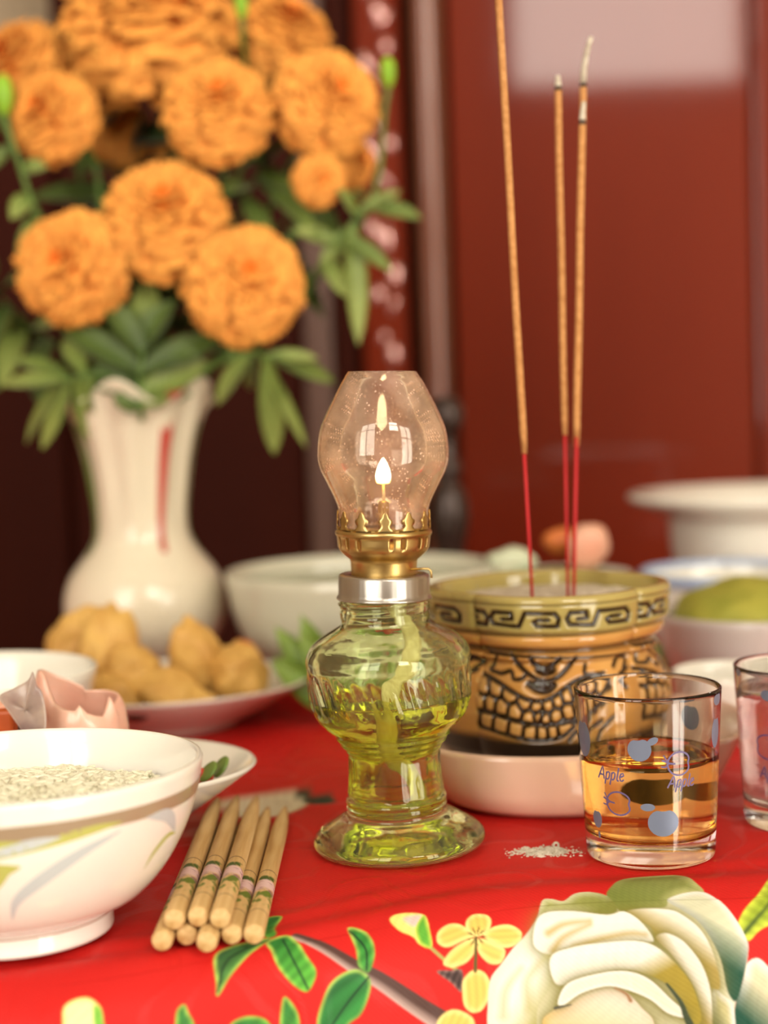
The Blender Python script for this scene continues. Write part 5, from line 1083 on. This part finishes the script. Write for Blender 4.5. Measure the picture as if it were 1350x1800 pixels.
for k, (px, py, rp, Y, fc, lab) in enumerate(FLOWERS):
    q = at(px, py, Y); r = rp / (F / (Y - CY)); n = Vector(fc).normalized()
    t = thing('marigold', lab, 'flower', tuple(q), group='orange marigolds in the white vase')
    if head0 is None: h = mesh_obj('flower_head', MV, MF, MAT['petal'], t, cols=MC); head0 = h
    else: h = head0.copy(); col.objects.link(h); h.parent = t
    h.scale = (r, r, r); h.rotation_euler = n.to_track_quat('Z', 'Y').to_euler(); h['label'] = 'ruffled orange petals'
    back = -n * r * .62
    v, f = lathe(smooth_prof([(.02, -.55), (.12, -.5), (.16, -.35), (.3, -.1), (.42, .1), (.46, .2)], 14), 16); v = [tuple(n.to_track_quat('Z', 'Y') @ (Vector(p) * r)  - n * r * .45) for p in v]
    mesh_obj('calyx', v, f, MAT['stem'], t)
    end = stem_root + Vector((rsf.uniform(-1.2, 1.2), rsf.uniform(-1.2, 1.2), 0)) - q
    pth = spline([tuple(-n * r * .95), tuple(-n * (r * 1.6) + Vector((0, .3, -1.2))), tuple(end * .55 + Vector((0, .6, 0))), tuple(end)], 16)
    v, f = tube(pth, .16, 8); mesh_obj('stem', v, f, MAT['stem'], t)

def leaf_mesh(L_, W_, bend, c1, c2, base, direc, nrm):
    d = Vector(direc).normalized(); n = Vector(nrm); sd = d.cross(n).normalized(); n = sd.cross(d).normalized(); V = []; C = []
    rows = 8
    for i in range(rows):
        k = i / (rows - 1); w = W_ * (math.sin(math.pi * min(1, k * .92 + .06)) ** .8) * (1 if k < 1 else .05); cen = Vector(base) + d * L_ * k - n * bend * L_ * k * k
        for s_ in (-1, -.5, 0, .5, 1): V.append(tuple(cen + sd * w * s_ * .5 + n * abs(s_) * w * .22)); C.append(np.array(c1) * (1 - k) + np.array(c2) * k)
    m = len(V); V2 = [tuple(Vector(p) - n * .03) for p in V]; f = grid_faces(rows, 5)
    return V + V2, f + [[i + m for i in q[::-1]] for q in f] + [[i * 5, i * 5 + m, (i + 1) * 5 + m, (i + 1) * 5] for i in range(rows - 1)] + [[i * 5 + 4, (i + 1) * 5 + 4, (i + 1) * 5 + 4 + m, i * 5 + 4 + m] for i in range(rows - 1)], C + C
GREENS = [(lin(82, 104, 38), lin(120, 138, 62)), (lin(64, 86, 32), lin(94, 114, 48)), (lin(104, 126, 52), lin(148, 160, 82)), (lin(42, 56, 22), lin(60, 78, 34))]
def sprig(label, pxs, Y, leaflets, tone, rseed):
    """pxs: photo points along the stalk, from the vase outwards; leaflets: (position 0-1, tip pixel, width cm)"""
    rs = random.Random(rseed); pts = [at(x, y, Y + dy) for x, y, dy in pxs]; b = pts[0]
    t = thing('leaf_sprig', label, 'leaves', tuple(b), group='green leaf sprigs in the white vase')
    path = [Vector(p) for p in spline([tuple(p - b) for p in pts], 20)]
    v, f = tube(path, [.13 - .004 * i for i in range(20)], 7); mesh_obj('stalk', v, f, MAT['stem'], t)
    for (k, tx, ty, w) in leaflets:
        p = path[int(k * 19)]; tip = at(tx, ty, Y + rs.uniform(-1.6, .4)) - b; d = tip - p
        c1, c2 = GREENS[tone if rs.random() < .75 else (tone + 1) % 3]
        V, f, C = leaf_mesh(d.length, w, .12, c1, c2, p, d, (rs.uniform(-.4, .4), -1, .6 + rs.uniform(-.3, .3))); mesh_obj('leaflet', V, f, MAT['leaf'], t, cols=np.array(C))
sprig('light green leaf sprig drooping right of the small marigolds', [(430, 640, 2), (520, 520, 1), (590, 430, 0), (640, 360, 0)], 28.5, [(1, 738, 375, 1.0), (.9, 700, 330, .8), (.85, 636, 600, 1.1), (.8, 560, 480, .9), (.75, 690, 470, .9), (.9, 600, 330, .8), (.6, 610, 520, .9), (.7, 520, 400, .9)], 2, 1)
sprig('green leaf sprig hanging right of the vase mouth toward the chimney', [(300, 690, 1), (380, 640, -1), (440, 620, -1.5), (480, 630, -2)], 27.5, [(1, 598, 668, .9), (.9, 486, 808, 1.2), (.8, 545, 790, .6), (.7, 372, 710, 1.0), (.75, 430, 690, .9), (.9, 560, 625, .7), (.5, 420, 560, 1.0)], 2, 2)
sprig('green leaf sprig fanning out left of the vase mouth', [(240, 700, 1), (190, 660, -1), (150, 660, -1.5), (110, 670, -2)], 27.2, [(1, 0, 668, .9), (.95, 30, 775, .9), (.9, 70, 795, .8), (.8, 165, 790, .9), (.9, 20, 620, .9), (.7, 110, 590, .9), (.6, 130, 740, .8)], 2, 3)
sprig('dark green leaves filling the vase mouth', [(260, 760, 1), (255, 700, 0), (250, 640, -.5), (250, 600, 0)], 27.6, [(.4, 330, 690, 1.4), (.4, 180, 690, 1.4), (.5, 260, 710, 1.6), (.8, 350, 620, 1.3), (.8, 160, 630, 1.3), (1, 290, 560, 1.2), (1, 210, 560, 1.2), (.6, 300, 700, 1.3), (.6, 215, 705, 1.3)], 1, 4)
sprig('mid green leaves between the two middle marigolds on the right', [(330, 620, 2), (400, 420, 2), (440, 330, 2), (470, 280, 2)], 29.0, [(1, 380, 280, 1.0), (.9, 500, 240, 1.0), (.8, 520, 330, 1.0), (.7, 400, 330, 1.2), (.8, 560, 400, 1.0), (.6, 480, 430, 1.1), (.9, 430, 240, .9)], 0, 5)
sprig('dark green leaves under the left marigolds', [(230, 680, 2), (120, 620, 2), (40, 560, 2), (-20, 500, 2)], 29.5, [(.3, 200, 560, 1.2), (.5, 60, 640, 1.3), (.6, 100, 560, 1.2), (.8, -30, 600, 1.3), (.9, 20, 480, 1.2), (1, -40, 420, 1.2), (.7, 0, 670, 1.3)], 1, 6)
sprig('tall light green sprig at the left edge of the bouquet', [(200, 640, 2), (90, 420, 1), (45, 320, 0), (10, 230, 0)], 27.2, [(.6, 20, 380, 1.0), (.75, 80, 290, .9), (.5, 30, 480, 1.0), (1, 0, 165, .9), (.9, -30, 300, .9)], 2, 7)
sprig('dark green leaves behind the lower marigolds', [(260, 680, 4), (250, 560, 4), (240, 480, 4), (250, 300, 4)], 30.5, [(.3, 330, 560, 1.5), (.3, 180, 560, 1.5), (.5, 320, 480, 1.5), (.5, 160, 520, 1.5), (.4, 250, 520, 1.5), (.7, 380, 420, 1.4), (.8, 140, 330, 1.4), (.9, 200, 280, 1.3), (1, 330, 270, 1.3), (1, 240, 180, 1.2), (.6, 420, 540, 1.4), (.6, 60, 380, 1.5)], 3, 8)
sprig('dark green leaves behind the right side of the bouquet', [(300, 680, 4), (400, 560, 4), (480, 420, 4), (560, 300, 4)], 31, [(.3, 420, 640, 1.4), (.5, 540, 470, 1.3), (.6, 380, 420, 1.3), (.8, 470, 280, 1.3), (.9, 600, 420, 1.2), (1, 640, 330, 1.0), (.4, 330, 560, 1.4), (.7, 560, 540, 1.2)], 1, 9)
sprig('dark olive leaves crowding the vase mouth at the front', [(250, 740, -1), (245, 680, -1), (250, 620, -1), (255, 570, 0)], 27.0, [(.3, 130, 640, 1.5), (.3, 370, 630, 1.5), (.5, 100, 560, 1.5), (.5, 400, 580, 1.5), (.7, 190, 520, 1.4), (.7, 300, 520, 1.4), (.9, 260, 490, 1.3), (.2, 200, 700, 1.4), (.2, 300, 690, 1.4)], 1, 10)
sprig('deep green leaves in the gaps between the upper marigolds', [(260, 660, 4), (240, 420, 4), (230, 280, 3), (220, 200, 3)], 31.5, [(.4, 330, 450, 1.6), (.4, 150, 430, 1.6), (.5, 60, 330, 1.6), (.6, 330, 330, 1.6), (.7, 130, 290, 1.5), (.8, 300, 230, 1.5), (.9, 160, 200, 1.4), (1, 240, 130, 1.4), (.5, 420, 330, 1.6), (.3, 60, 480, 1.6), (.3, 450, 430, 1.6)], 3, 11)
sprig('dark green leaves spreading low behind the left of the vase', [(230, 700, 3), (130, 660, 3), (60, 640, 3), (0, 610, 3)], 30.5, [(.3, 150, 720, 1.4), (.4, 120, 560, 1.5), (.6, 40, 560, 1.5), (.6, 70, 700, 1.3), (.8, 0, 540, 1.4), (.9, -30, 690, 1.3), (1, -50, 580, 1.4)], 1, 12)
def bud(label, px, py, Y, r, base):
    q = at(px, py, Y); t = thing('marigold_bud', label, 'bud', tuple(q), group='green marigold buds in the white vase')
    v, f = lathe(smooth_prof([(.02, -1.2), (.25, -1.0), (.5, -.4), (.55, .3), (.4, .9), (.15, 1.15), (.02, 1.2)], 20), 16, lambda a, b, c: 1 + .08 * math.cos(6 * a)); mesh_obj('bud_head', [(x * r, y * r, z * r) for x, y, z in v], f, MAT['bud'], t)
    e = [at(x, y, Y + d) - q for x, y, d in base]; v, f = tube(spline([(0, 0, -r)] + [tuple(p) for p in e], 14), .13, 8); mesh_obj('stem', v, f, MAT['stem'], t)
MAT['bud'] = M('fresh_green_bud', lin(150, 196, 46), .5, noise=(60, lin(120, 170, 40), .3))
bud('bright green bud standing right of the bouquet', 682, 128, 29, .62, [(676, 190, 0), (640, 380, .5), (430, 640, 1)])
bud('bright green bud at the left edge of the bouquet', 6, 168, 26.5, .8, [(25, 260, 0), (90, 440, 1), (220, 660, 2)])
bud('slim yellow green bud at the top beside the largest marigold', 424, 10, 28, .55, [(426, 60, 0), (420, 200, 2), (300, 650, 2)])

# herbs leaning in front of the large bowl
def herbs():
    t = thing('herb_bunch', 'loose bunch of fresh green herbs behind the lamp font', 'herbs', (-.6, 18.6, 0))
    rs = random.Random(8)
    for k in range(16):
        a = rs.uniform(-1, 1); b = (a * 1.6, rs.uniform(-.6, .6), .15); d = (a * 1.1 + rs.uniform(-.3, .3), rs.uniform(-.2, .2), 1)
        V, f, C = leaf_mesh(rs.uniform(3.2, 5.2), 1.2, .15, lin(84, 120, 40), lin(136, 164, 64), b, d, (rs.uniform(-.5, .5), -1, .2)); mesh_obj('herb_leaf', V, f, MAT['leaf'], t, cols=np.array(C))
herbs()
